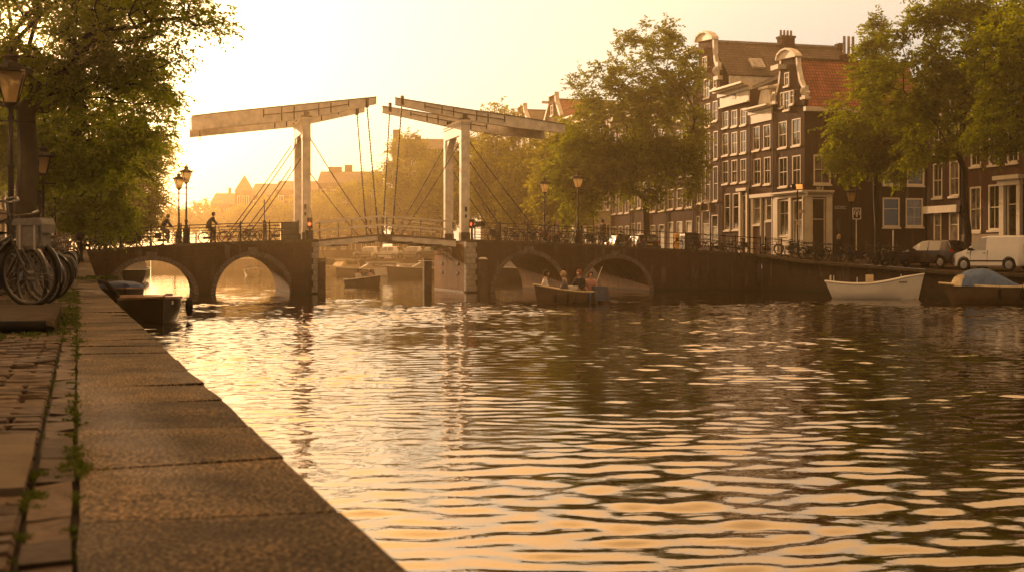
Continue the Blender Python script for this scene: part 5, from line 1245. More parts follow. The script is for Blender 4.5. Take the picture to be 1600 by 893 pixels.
M['frame1'] = mat('bike_black', (.01, .01, .01), .3, coat=.2, var=.1, spec=.15); M['frame2'] = mat('bike_blue_grey', (.05, .07, .09), .35, coat=.3, var=.1)
M['frame3'] = mat('bike_red', (.2, .03, .02), .35, coat=.3, var=.1); M['frame4'] = mat('bike_cream', (.4, .36, .28), .4, var=.1)
M['bag'] = mat('grey_canvas', (.17, .16, .14), .9, var=.2, scale=20, bump=.4); M['bagd'] = mat('dark_canvas', (.03, .03, .032), .9)
bikes = [make_bike('x', M['frame1']), make_bike('x', M['frame1'], bag=M['bagd']), make_bike('x', M['frame2'], basket=True), make_bike('x', M['frame3']), make_bike('x', M['frame4'])]
for b in bikes: KIDS[b.name] = list(b.children)
used = set()
def put_bike(k, loc, rz, label, lean=0.):
    b = bikes[k]
    if k not in used: used.add(k); o = b; o.location = loc; o['label'] = label
    else: o = dup(b, loc, rz, label)
    o.rotation_euler = (lean, 0, rz); return o
# left quay row, front wheels to the water
row = [(48, 13.2, 2, 0, 'nearest black bicycle with its big front wheel at the left edge'), (50, 14.5, -24, 1, 'bicycle turned behind the nearest bicycle at the left edge'), (70, 17.3, -6, 0, 'black bicycle third in the row on the left quay'),
       (78, 19.3, 8, 1, 'dark bicycle fourth in the row on the left quay'), (84, 21.6, -10, 2, 'bicycle with a front basket, fifth in the row on the left quay'), (90, 24.5, 4, 0, 'black bicycle sixth in the row on the left quay'),
       (96, 28, -8, 1, 'bicycle seventh in the row on the left quay'), (101, 32, 3, 0, 'bicycle eighth in the row on the left quay'), (105, 37, -5, 2, 'bicycle with basket, ninth in the row on the left quay'), (110, 43, 6, 0, 'bicycle tenth in the row on the left quay'), (113, 49, -4, 1, 'farthest bicycle of the row before the dark mooring post')]
for px, Y, dg, k, lb in row:
    h = R(dg-18); X = W(px, Y)-.56*math.cos(h); put_bike(k, (X, Y-.56*math.sin(h), zL(Y)+(.08 if 10 < Y < 14 else 0)), h, lb, R(random.uniform(-7, 7)))
# on the bridge
ang = math.atan2(uV.y, uV.x)
bl = [(140, .75, 0, 1), (147, 1.3, 0, 0), (156, .8, 1, 2), (166, 1.4, 0, 0), (199, .7, 1, 1), (212, 1.1, 0, 0), (366, 1.2, 0, 3), (383, .8, 1, 2), (402, 1.3, 0, 1), (422, .8, 1, 0)]
nm = ['at the left end of the bridge railing', 'second behind the left railing end', 'third behind the left railing', 'fourth behind the left railing', 'before the first cyclist, over the left arch', 'just left of the first cyclist', 'just right of the second cyclist', 'left of the stay rod feet', 'between the stay rods and the cabinet', 'beside the dark cabinet on the left pier']
for (px, s, fl, k), n_ in zip(bl, nm):
    t_, Y_ = BT(px, s); p = BL(t_, s, ztop(t_)-.06); put_bike(k, p, ang+(math.pi if fl else 0)+random.uniform(-.12, .12), 'parked bicycle '+n_, R(random.uniform(3, 9))*(1 if not fl else -1))
br_ = [(783, 1.0), (797, .8), (812, 1.2), (826, .8), (838, 1.3), (852, .9), (864, 1.4), (876, .8), (889, 1.2), (918, .8), (930, 1.3), (961, 1.0), (978, 1.3), (1072, .9), (1096, 1.2), (1109, .8), (1130, 1.3), (1150, 1.0)]
od = ['first', 'second', 'third', 'fourth', 'fifth', 'sixth', 'seventh', 'eighth', 'ninth', 'tenth', 'eleventh', 'twelfth', 'thirteenth', 'fourteenth', 'fifteenth', 'sixteenth', 'seventeenth', 'eighteenth']
for i, (px, s) in enumerate(br_):
    t_, Y_ = BT(px, s); p = BL(t_, s, ztop(t_)-.06); fl = i % 2; put_bike([1, 0, 4, 2, 0, 3, 1, 4, 0, 2, 1, 0, 4, 1, 3, 0, 2, 1][i], p, ang+(math.pi if fl else 0)+random.uniform(-.35, .35), '%s parked bicycle from the right portal along the railing' % od[i], R(random.uniform(3, 9))*(1 if not fl else -1))
qb = [(1205, 86.5, .2), (1228, 86, 3.4), (1243, 83, .5), (1256, 82.5, 2.6), (1268, 82, .2), (1278, 81.5, 3.5), (1290, 80.5, .4), (1300, 80, 2.9), (1318, 79.5, .3), (1352, 78.5, .1), (1365, 78, 2.2), (1376, 77, -.4), (1388, 77.5, 3.0), (1398, 76.6, -.5), (1405, 77, 2.5)]
qn_ = ['behind the railing end right of the bridge', 'before the shop door of the corner house', 'first under the lit box sign', 'second under the lit box sign', 'before the corner shop pilaster', 'right of the corner shop pilaster', 'left of the fair haired pedestrian', 'beside the fair haired pedestrian', 'at the foot of the right quay lamp', 'first right of the white sign pole', 'second right of the white sign pole', 'third right of the white sign pole', 'fourth right of the white sign pole', 'behind the dark hatchback front', 'nearest the dark hatchback front']
for i, ((px, Y, h), n_) in enumerate(zip(qb, qn_)): put_bike([0, 1, 2, 1, 0, 0, 1, 0, 2, 1, 0, 1, 4, 0, 1][i], (W(px, Y), Y, zR(Y)-.03), h, 'quay bicycle '+n_, R(random.uniform(-7, 7)))

# a loaded front carrier bag on the nearest bicycle
c0 = Vector((W(52, 13.1), 13.1, Z(366, 13.1))); bg_ = empty('pannier_bag', c0, rz=R(-14), label='grey canvas bag strapped above the front wheel of the nearest bicycle', cat='bag')
bm = bmesh.new(); bmesh.ops.create_cube(bm, size=1); bmesh.ops.scale(bm, vec=(.3, .2, .26), verts=bm.verts); bmesh.ops.bevel(bm, geom=bm.edges[:], offset=.025, segments=2, affect='EDGES')
me = bpy.data.meshes.new('bag_body'); bm.to_mesh(me); bm.free(); me.materials.append(M['bag']); o = link(bpy.data.objects.new('bag_body', me), bg_); o.location = (0, 0, -.02)
mb = MB(); mb.prism([(-.175, .1), (-.15, .155), (.15, .165), (.185, .1), (.18, .01), (.165, .01), (.168, .09), (-.16, .09)], (0, -.115, 0), (1, 0, 0), (0, 0, 1), (0, .23, 0)); mb.build('bag_flap', M['bag'], bg_, local=True)
for x in (-.08, .09): mb = MB(); mb.obox((x, -.108, -.02), .012, .006, .14); mb.build('strap', M['stone'], bg_, local=True)

# ---------------------------------------------------------------- people
def cloth(name, c, rough=.9): 
    if name not in M: M[name] = mat(name, c, rough, var=.15, scale=9)
    return M[name]
M['skin'] = mat('skin', (.42, .24, .16), .6, var=.08, scale=5)
def skinmesh(name, pts, edges, rads, m, parent):
    me = bpy.data.meshes.new(name); me.from_pydata([tuple(p) for p in pts], edges, []); me.materials.append(m)
    o = bpy.data.objects.new(name, me); COL.objects.link(o); o.parent = parent
    sk = o.modifiers.new('skin', 'SKIN'); sk.use_smooth_shade = True
    for i, rd in enumerate(rads):
        v = me.skin_vertices[0].data[i]; v.radius = (rd, rd) if not isinstance(rd, tuple) else rd; v.use_root = i == 0
    sb = o.modifiers.new('sub', 'SUBSURF'); sb.levels = sb.render_levels = 1
    return o
STAND = dict(pel=(0, 0, .93), wst=(0, 0, 1.1), chs=(0, 0, 1.33), nck=(.01, 0, 1.47), hed=(.03, 0, 1.6), top=(.02, 0, 1.69),
             shL=(0, .17, 1.38), elL=(-.03, .22, 1.12), haL=(.06, .22, .88), shR=(0, -.17, 1.38), elR=(.0, -.22, 1.12), haR=(.1, -.2, .9),
             hpL=(0, .09, .88), knL=(.12, .1, .48), anL=(.1, .1, .09), toL=(.26, .1, .03), hpR=(0, -.09, .88), knR=(-.02, -.1, .48), anR=(-.2, -.1, .11), toR=(-.06, -.1, .03))
RIDE = dict(pel=(-.3, 0, 1.02), wst=(-.22, 0, 1.18), chs=(-.08, 0, 1.4), nck=(0, 0, 1.52), hed=(.05, 0, 1.64), top=(.04, 0, 1.73),
            shL=(-.06, .17, 1.43), elL=(.1, .24, 1.22), haL=(.24, .28, 1.1), shR=(-.06, -.17, 1.43), elR=(.1, -.24, 1.22), haR=(.24, -.28, 1.1),
            hpL=(-.28, .09, .96), knL=(.12, .12, .78), anL=(-.12, .13, .48), toL=(.02, .14, .42), hpR=(-.28, -.09, .96), knR=(.08, -.12, .6), anR=(.0, -.13, .22), toR=(.14, -.14, .18))
SIT = dict(pel=(-.05, 0, .1), wst=(-.08, 0, .27), chs=(-.06, 0, .5), nck=(-.02, 0, .64), hed=(.02, 0, .77), top=(.01, 0, .86),
           shL=(-.05, .17, .55), elL=(.02, .24, .3), haL=(.22, .16, .2), shR=(-.05, -.17, .55), elR=(.02, -.24, .3), haR=(.22, -.16, .2),
           hpL=(0, .09, .09), knL=(.4, .12, .14), anL=(.42, .12, -.26), toL=(.54, .12, -.3), hpR=(0, -.09, .09), knR=(.4, -.12, .14), anR=(.42, -.12, -.26), toR=(.54, -.12, -.3))
def person(pose, loc, rz, label, jacket, trousers, hair, long=False, scale=1.0):
    r = empty('person', loc, rz, label, 'person'); r.scale = (scale,)*3; q = {k: Vector(v) for k, v in pose.items()}
    def mk(name, seq, m):
        names = []; E = []; rad = []; first = True
        for chain in seq:
            prev = None
            for k, rd in chain:
                if k not in names: names.append(k); rad.append(rd)
                i = names.index(k)
                if prev is not None: E.append((prev, i))
                prev = i
        return skinmesh(name, [q[k] for k in names], E, rad, m, r)
    fd = (q['hed']-q['nck']); q['nos'] = q['hed']+Vector((.1, 0, -.01)); q['fac'] = q['hed']+Vector((.035, 0, -.05))
    for s in 'LR':
        h = q['ha'+s]; e = q['el'+s]; d = (h-e).normalized(); q['pa'+s] = h+d*.07; q['fi'+s] = h+d*.13-zV*.02; q['th'+s] = h+d*.06+Vector((.03, 0, .03))
    mk('body', [[('pel', .11), ('wst', .1), ('chs', (.13, .1)), ('nck', .052), ('hed', .083), ('top', .07)], [('hed', .083), ('fac', .055)], [('hed', .083), ('nos', .012)]]+
       [c for s in 'LR' for c in ([('chs', (.13, .1)), ('sh'+s, .06), ('el'+s, .042), ('ha'+s, .028), ('pa'+s, .034), ('fi'+s, .016)], [('ha'+s, .028), ('th'+s, .012)], [('pel', .11), ('hp'+s, .085), ('kn'+s, .055), ('an'+s, .038), ('to'+s, .035)])], M['skin'])
    mk('jacket', [[('pel', .15), ('wst', .155), ('chs', .18)]]+[[('chs', .18), ('sh'+s, .095), ('el'+s, .07), ('ha'+s, .05)] for s in 'LR'], jacket)
    mk('trousers', [[('pel', .12)]]+[[('pel', .14), ('hp'+s, .115), ('kn'+s, .085), ('an'+s, .065)] for s in 'LR'], trousers)
    mb = MB(); hc = q['hed']+(q['top']-q['hed'])*.35+Vector((-.022, 0, .0)); nl = 7; na = 12; vs = []
    for i in range(nl+1):
        ph = math.pi*i/nl
        for k in range(na):
            a = 2*math.pi*k/na; front = max(0, math.cos(a)); zc_ = math.cos(ph)
            rr_ = .118*(1-.32*front*(zc_ < .35)); vs.append(hc+Vector((rr_*math.sin(ph)*math.cos(a), rr_*.92*math.sin(ph)*math.sin(a), .128*zc_)))
    mb.add(vs, [(i*na+k, i*na+(k+1) % na, (i+1)*na+(k+1) % na, (i+1)*na+k) for i in range(nl) for k in range(na)])
    if long: mb.tube([hc+Vector((-.04, 0, .02)), hc+Vector((-.08, 0, -.12)), hc+Vector((-.09, 0, -.3))], [.09, .085, .03], 8)
    mb.build('hair', hair, r, smooth=True, local=True)
    for s in 'LR':
        mb = MB(); a, t_ = q['an'+s], q['to'+s]; mb.tube([a-Vector((.05, 0, .03)), a+Vector((.02, 0, -.02)), t_], [.05, .055, .038], 7); mb.build('shoe', M['black'], r, smooth=True, local=True)
    return r
dk, gy, wh_, pk, bn = cloth('dark_cloth', (.02, .02, .022)), cloth('grey_cloth', (.12, .12, .13)), cloth('pale_cloth', (.5, .48, .45)), cloth('pink_cloth', (.4, .2, .18)), cloth('brown_hair', (.05, .03, .018))
bd, bl_, rd_, jn = cloth('fair_hair', (.4, .26, .12)), cloth('black_hair', (.015, .012, .01)), cloth('red_hair', (.22, .07, .03)), cloth('denim', (.05, .07, .12))
for px, k, lb, jc in ((262, 0, 'cyclist in dark clothes leaning forward, left of the lamps on the bridge', dk), (333, 1, 'cyclist in dark clothes riding upright, right of the lamps on the bridge', dk)):
    s = 1.9; t_, Y_ = BT(px, s); p = BL(t_, s, ztop(t_)-.06); put_bike(k if False else (1 if k == 0 else 0), p, ang, 'bicycle ridden by the cyclist %s of the lamps' % ('left' if k == 0 else 'right'))
    person(RIDE, p, ang, lb, jc, dk, bl_, False, 1.06)
def stander(px, s, rz, label, j, t, h, long=False, sc=1.0):
    t_, Y_ = BT(px, s); person(STAND, BL(t_, s, ztop(t_)-.06), rz, label, j, t, h, long, sc)
stander(942, 3.0, ang+.3, 'pedestrian in a long dark coat beside bicycles right of the lamps', dk, dk, bn, False, 1.05)
stander(871.5, 4.5, ang+2.8, 'fair haired pedestrian among bicycles between the right bridge lamps', gy, dk, bd, True, .98)
stander(857, 5.5, ang+.2, 'short dark figure behind bicycles at the shorter right lamp', dk, jn, bl_, False, .9)
person(STAND, (W(1311, 80), 80, zR(80)-.03), -.4, 'fair haired pedestrian in a dark coat on the right quay', dk, dk, bd, True, .98)

# ---------------------------------------------------------------- boats
def hull(L, B, zs, zb=None, bow=1.0, stern=.75, n=26, fl=.12, rake=.25, srake=.0):
    """zs(t): gunwale height; returns outer and inner meshes, origin at the waterline amidships, x towards the bow"""
    def hb(t):
        a = stern+(1-stern)*min(1, t/.45)**.8 if t < .45 else 1.0; b = 1 if t < .42 else (1-((t-.42)/.58)**(1.9*bow))
        return max(.012, B/2*a*max(0, b)**.95)
    out = MB(); inn = MB(); G = []
    vo, vi = [], []
    for i in range(n+1):
        t = i/n; x = (t-.5)*L; b = hb(t); z1 = zs(t); z0 = -.25
        sec = [(0, z0), (.55, z0+.12), (.82, z0+.3*(z1-z0)), (.95, z0+.62*(z1-z0)), (1, z1)]
        for f, z in sec:
            rk = rake*(z1-z)/(z1-z0)*(max(0, (t-.75)/.25)**2)-srake*(z1-z)/(z1-z0)*(max(0, (.25-t)/.25)**2); vo.append((x-rk, b*f, z)); 
        G.append((x, b, z1))
        for f, z in ((0, fl), (.7, fl), (.9, z1*.6+fl*.3), (.93, z1-.01)):
            z = max(z, fl); e_ = (z1-z)/(z1-z0); rk = rake*e_*(max(0, (t-.75)/.25)**2)-srake*e_*(max(0, (.25-t)/.25)**2)
            fz = 1-.3*e_; vi.append((x*.975-rk*1.05, b*f*.94*fz, z))
    for mb, v, k in ((out, vo, 5), (inn, vi, 4)):
        for sg in (1, -1):
            vs = [(x, y*sg, z) for x, y, z in v]; mb.add(vs, [(i*k+j, i*k+j+1, (i+1)*k+j+1, (i+1)*k+j) for i in range(n) for j in range(k-1)])
    a = vo[:5]; out.add([(x, y, z) for x, y, z in a]+[(x, -y, z) for x, y, z in a], [(0, 1, 6, 5), (1, 2, 7, 6), (2, 3, 8, 7), (3, 4, 9, 8)])
    return out, inn, G
def make_boat(label, L, B, zs, loc, rz, hm, im, gm, thw=(.25, .5, .72), name='open_boat', stripe=None, gr=.04, **k):
    r = empty(name, loc, rz, label, 'boat'); o, i_, G = hull(L, B, zs, **k); o.build('hull', hm, r, smooth=True, local=True); i_.build('interior', im, r, smooth=True, local=True)
    mb = MB(); pts = [(x, y, z) for x, y, z in G]; loop = pts+[(x, -y, z) for x, y, z in reversed(pts)]+[pts[0]]
    mb.tube(loop, gr, 6); mb.build('gunwale', gm, r, smooth=True, local=True)
    for t in thw:
        j = int(t*26); x, b, z = G[j]; mb = MB(); mb.obox((x, 0, z-.22), .13, b*.93, .02); mb.build('thwart', im if im is not M.get('inn_white') else M['woodw'], r, local=True)
    if stripe:
        mb = MB()
        for sg in (1, -1):
            vs = []
            for (x, b, z) in G: vs += [(x, (b*.9+.012)*sg, -.06), (x, (b*.915+.014)*sg, .05)]
            mb.add(vs, [(2*q, 2*q+2, 2*q+3, 2*q+1) for q in range(len(G)-1)])
        mb.build('boot_stripe', stripe, r, local=True)
    return r, G
def fender(r, p, l=.35, rad=.07):
    mb = MB(); mb.lathe([(.01, -l), (rad*.8, -l+.03), (rad, -l*.7), (rad, -.06), (rad*.6, -.01), (.01, 0)], 9, p); mb.tube([Vector(p), Vector(p)+zV*.18], .01, 4); mb.build('fender', M['rubber'], r, smooth=True, local=True)
M['hullw'] = mat('white_hull', (.74, .7, .62), .35, var=.08, scale=1.5, coat=.3); M['inn_white'] = mat('grey_interior', (.3, .27, .24), .6); M['woodw'] = mat('varnished_wood', (.2, .08, .035), .35, coat=.5, var=.3, scale=6)
M['hulld'] = mat('black_hull', (.012, .01, .009), .3, coat=.2, var=.3); M['hullb'] = mat('brown_hull', (.08, .045, .025), .3, coat=.5, var=.3); M['green'] = mat('dark_green_hull', (.03, .04, .03), .35, coat=.3)
def cloudcloth(name, c, s=3): m = mat(name, c, .8, var=.25, scale=s, bump=.6); return m
M['denim_cover'] = cloudcloth('grey_blue_cover', (.06, .075, .11)); M['tarp'] = cloudcloth('blue_tarp', (.035, .07, .16)); M['tarp2'] = cloudcloth('faded_blue_canvas', (.09, .15, .26)); M['clr'] = mat('cream_and_sunlit_screen', (.6, .47, .28), .25, coat=.6)
# white boat
zs = lambda t: .93-.16*math.sin(math.pi*min(1, t*1.25))+.4*t**2.6
wb, G = make_boat('long white open boat moored at the right quay, bow to the right', 5.1, 1.9, zs, (W(1366, 68.5), 68.5, 0), R(-14), M['hullw'], M['inn_white'], M['hullw'], stripe=None, name='open_boat', gr=.045, rake=.35, srake=.5, stern=.6)
mb = MB(); mb.obox((-.25, .1, .98), .2, .38, .3); mb.build('engine_box', M['clr'], wb, local=True)
for x, y, h in ((-2.3, .5, .3), (-2.25, -.5, .34), (-2.1, .6, .3), (-.9, -.75, .22), (1.35, -.55, .4)):
    mb = MB(); mb.tube([(x, y, .8), (x, y, .95+h*.9)], .022, 6); mb.build('mooring_pin', M['white'], wb, local=True)
mb = MB()
for k in range(5): x = 1.28+.085*k; q = [g for g in G if g[0] <= x][-1]; y = -(q[1]*.99+.006); mb.obox((x, y*1.0, .9), .028, .012, .035)
mb.build('name_lettering', M['iron'], wb, local=True)
# blue covered boat
zs2 = lambda t: .86-.06*math.sin(math.pi*t)+.12*t**2
bb, G = make_boat('dark varnished boat with a faded blue canvas hood at the right edge', 5.4, 2.1, zs2, (W(1558, 61.5), 61.5, 0), R(180-7), M['hullb'], M['woodw'], M['clr'], thw=(), name='cabin_boat', gr=.055, stern=.7, rake=.75, bow=1.05)
mb = MB(); xs_ = np.linspace(-1.6, 1.05, 12); vs = []; nn_ = 9
for x in xs_:
    f = (x+1.6)/2.65; h = ip(f, [(0, .6), (.12, .78), (.4, .84), (.6, .6), (.85, .2), (1, .03)]); b = ip(f, [(0, .72), (.3, .86), (.7, .78), (1, .35)])
    for j in range(nn_): a = math.pi*j/(nn_-1); vs.append((x-.2*(1-math.sin(a))*(f < .3), b*math.cos(a), .86+h*math.sin(a)**.8+random.uniform(-.015, .015)))
mb.add(vs, [(i*nn_+j, i*nn_+j+1, (i+1)*nn_+j+1, (i+1)*nn_+j) for i in range(len(xs_)-1) for j in range(nn_-1)]+[tuple(range(nn_))]); mb.v = [(-x, y, z) for x, y, z in mb.v]; mb.build('canvas_hood', M['tarp2'], bb, smooth=True, local=True)
mb = MB(); mb.add([(-1.62, -.7, .84), (-1.62, .7, .84), (-1.65, .58, 1.38), (-1.65, -.58, 1.38), (-2.12, -.5, .84), (-2.12, .5, .84), (-1.9, .42, 1.26), (-1.9, -.42, 1.26)], [(4, 5, 6, 7), (0, 4, 7, 3), (1, 2, 6, 5), (7, 6, 2, 3)]); mb.v = [(-x, y, z) for x, y, z in mb.v]; mb.build('windscreen', M['clr'], bb, local=True)  # opaque cream colour stands for yellow sunlight on the screen
mb = MB(); mb.obox((-1.55, .45, .95), .45, .1, .05); mb.build('cushion', M['frame3'], bb, local=True)
for x in (-.9, .15): q = [g for g in G if g[0] <= x][-1]; fender(bb, (x, (q[1]+.07), .72), .5)
# moored dark boat on the left, bow to us
qa = math.atan2(-qd.y, -qd.x)
zs3 = lambda t: .74+.14*t**2
lb3, G = make_boat('black hulled wooden boat moored close by the left quay, bow towards us', 6.0, 2.05, zs3, (W(232, 46), 46.2, 0), qa+.1, M['hulld'], M['woodw'], M['woodw'], name='open_boat', bow=1.5, gr=.055)
mb = MB(); mb.torus((0, 0, 0), .24, .09, 1, 20, 8); mb.v = [(x+1.7, y+1.08, z+.5) for x, y, z in mb.v]; mb.build('tyre_fender', M['rubber'], lb3, smooth=True, local=True)
for x, y in ((1.6, .35), (1.7, -.3), (.4, .6)): mb = MB(); mb.obox((x, y, .86), .12, .12, .07); mb.build('deck_box', M['woodw'], lb3, local=True)
mb = MB(); mb.obox((2.5, .36, .68), .05, .02, .06, (.8, -.6, 0), (.6, .8, 0)); mb.build('registration_plate', M['white'], lb3, local=True)
tb, G = make_boat('boat under a blue tarpaulin, between the dark boat and the left arch', 5, 2.0, lambda t: .8+.1*t, (W(189, 57), 57, 0), qa+.05, M['hulld'], M['woodw'], M['woodw'], thw=(), name='covered_boat', bow=1.3)
mb = MB(); vs = []; xs_ = np.linspace(-2.5, 2.3, 12)
for x in xs_:
    t = x/5+.5; b = [g for g in G if g[0] <= x+.01][-1][1]*1.03
    for j in range(7): a = math.pi*j/6; vs.append((x, b*math.cos(a), .82+.1*t+.3*math.sin(a)*(.6+.4*math.sin(math.pi*t))+random.uniform(-.02, .02)))
mb.add(vs, [(i*7+j, i*7+j+1, (i+1)*7+j+1, (i+1)*7+j) for i in range(len(xs_)-1) for j in range(6)]+[tuple(range(7)), tuple(range(77, 84))]); mb.build('tarpaulin', M['tarp'], tb, smooth=True, local=True)
make_boat('small pale boat under the leftmost arch beside the tarpaulin boat', 4.2, 1.6, lambda t: .62+.1*t, (W(191, 70), 70, 0), qa, M['hullw'], M['woodw'], M['woodw'], name='open_boat')
def cruiser(label, L, B, loc, rz, hm, cm, h=1.0, ch=.9):
    r, G = make_boat(label, L, B, lambda t: h+.3*t*t, loc, rz, hm, M['inn_white'], M['white'], thw=(), name='cabin_boat')
    mb = MB(); mb.add([(-.3*L, -.38*B, h-.1), (.22*L, -.34*B, h+.05), (.22*L, .34*B, h+.05), (-.3*L, .38*B, h-.1), (-.28*L, -.33*B, h+ch), (.06*L, -.3*B, h+ch), (.06*L, .3*B, h+ch), (-.28*L, .33*B, h+ch)], [(0, 1, 5, 4), (1, 2, 6, 5), (2, 3, 7, 6), (3, 0, 4, 7), (4, 5, 6, 7)]); mb.build('cabin', cm, r, local=True)
    for s in (-1, 1): mb = MB(); mb.obox((-.1*L, s*.355*B, h+ch*.62), .14*L, .02, ch*.16); mb.build('cabin_window', M['glass'], r, local=True)
    mb = MB(); mb.obox((-.1*L, 0, h+ch+.04), .2*L, .36*B, .04); mb.build('cabin_roof', M['hullw'], r, local=True); return r
cruiser('large moored barge seen through the leftmost arch', 12, 2.6, (W(212, 116), 116, 0), R(105), M['hulld'], M['inn_white'], 1.1, .75)
cruiser('pale cabin boat moored across the canal right of the sailing boat', 7, 2.4, (W(632, 142), 142, 0), R(200), M['hullw'], M['hullw'], .6, .75)
cruiser('dark cabin boat moored across the canal under the draw span', 9, 2.8, (W(585, 148), 148, 0), R(195), M['hulld'], M['inn_white'], .7, .8)
cruiser('sunlit yellow boat moored at the left end of the far row', 6, 2.4, (W(537, 152), 152, 0), R(230), M['clr'], M['clr'], .9, .9)
cruiser('far moored barge beyond the draw span, right end of the row', 9, 2.6, (W(668, 140), 140, 0), R(190), M['hulld'], M['inn_white'], .9, .8)
cruiser('dark hulled boat with a pale rail seen through the third arch', 9, 2.6, (W(830, 112), 112, 0), R(200), M['hulld'], M['hulld'], 1.1, .3)
make_boat('dark boat glimpsed through the rightmost arch', 5, 2.0, lambda t: 1.0, (W(922, 100), 100, 0), R(100), M['hulld'], M['woodw'], M['hulld'], name='open_boat')
# boat with four passengers
hd = math.atan2(-.52, -.85)
pbt, G = make_boat('dark open boat carrying four people before the third arch', 3.6, 1.7, lambda t: .52+.06*(1-t)**2+.42*t**2.4, (W(884, 61.5), 61.5, 0), hd, M['hullb'], M['woodw'], M['clr'], thw=(.2, .45, .7), name='open_boat', gr=.05)
for t in (.62, .8): g = G[int(t*26)]; fender(pbt, (g[0], g[1]+.07, .5), .42)
for t in (.7,): g = G[int(t*26)]; fender(pbt, (g[0], -g[1]-.07, .5), .42)
mb = MB(); mb.add([(-1.95, -.72, .8), (-1.95, .72, .8), (-1.2, .8, .83), (-1.2, -.8, .83), (-2.1, -.7, .1), (-2.1, .7, .1), (-1.25, .95, .15), (-1.25, -.95, .15)], [(0, 1, 2, 3), (0, 3, 7, 4), (1, 5, 6, 2), (0, 4, 5, 1), (3, 2, 6, 7)]); mb.build('stern_cover', M['denim_cover'], pbt, local=True)
mb = MB(); mb.obox((-.2, 0, .75), .22, .45, .1); mb.build('table', M['white'], pbt, local=True)
mb = MB(); mb.tube([(-1.6, .2, .9), (-1.9, .35, 1.75)], .02, 6); mb.build('pole', M['white'], pbt, local=True)
def seated(bt, x, y, face, z, label, j, t, h, long=False, sc=1.28):
    p = WM(bt) @ Vector((x, y, z-.08)); person(SIT, p, bt.rotation_euler.z+face, label, j, t, h, long, sc)
seated(pbt, 1.05, -.1, 2.6, .5, 'passenger in a pale shirt lounging at the bow of the nearer boat', wh_, jn, bn)
seated(pbt, .45, .45, -.6, .48, 'passenger in a grey jacket with back to us, second from the bow', gy, jn, bd)
seated(pbt, -.5, .4, .4, .52, 'red haired passenger in a dark jacket in the nearer boat', dk, dk, rd_)
seated(pbt, -1.2, .35, 1.2, .45, 'passenger in pink with long hair at the stern of the nearer boat', pk, jn, bn, True)
cbt, G = make_boat('small motor boat with four people passing under the draw span', 3.9, 1.7, lambda t: .5+.36*t**2, (W(571, 97), 97, 0), R(-48), M['hullb'], M['woodw'], M['white'], name='open_boat')
for i, (x, y, f, lb, j, h) in enumerate(((-1.3, .3, .3, 'helmsman in a dark jacket at the stern of the middle boat', dk, bl_), (-.5, -.3, .2, 'passenger in pale clothes, second in the middle boat', wh_, bn), (.2, .25, .1, 'passenger in grey, third in the middle boat', gy, bd), (1.0, -.1, 2.9, 'passenger nearest the bow of the middle boat', gy, bn))): seated(cbt, x*.85, y, f, .35, lb, j, dk, h, False, 1.1)
fbt, G = make_boat('distant small boat with two people seen through the second arch', 4.6, 2.0, lambda t: .7+.3*t**2, (W(396, 146), 146, 0), R(-70), M['clr'], M['woodw'], M['white'], name='open_boat')
seated(fbt, -.6, -.4, 0, .5, 'left hand passenger of the distant boat in the second arch', gy, dk, bn); seated(fbt, -.4, .4, 0, .5, 'right hand passenger of the distant boat in the second arch', dk, dk, bn)
mb = MB(); p0, p1 = P(121, 449, 33), P(184, 462, 43); mb.tube([p0+(p1-p0)*f+zV*(.35*math.sin(math.pi*f)) for f in np.linspace(0, 1, 12)], .07, 8); tag(mb.build('mooring_hose', M['rubber'], None, smooth=True), 'thick black hose arching from the left quay to the dark boat', 'hose')

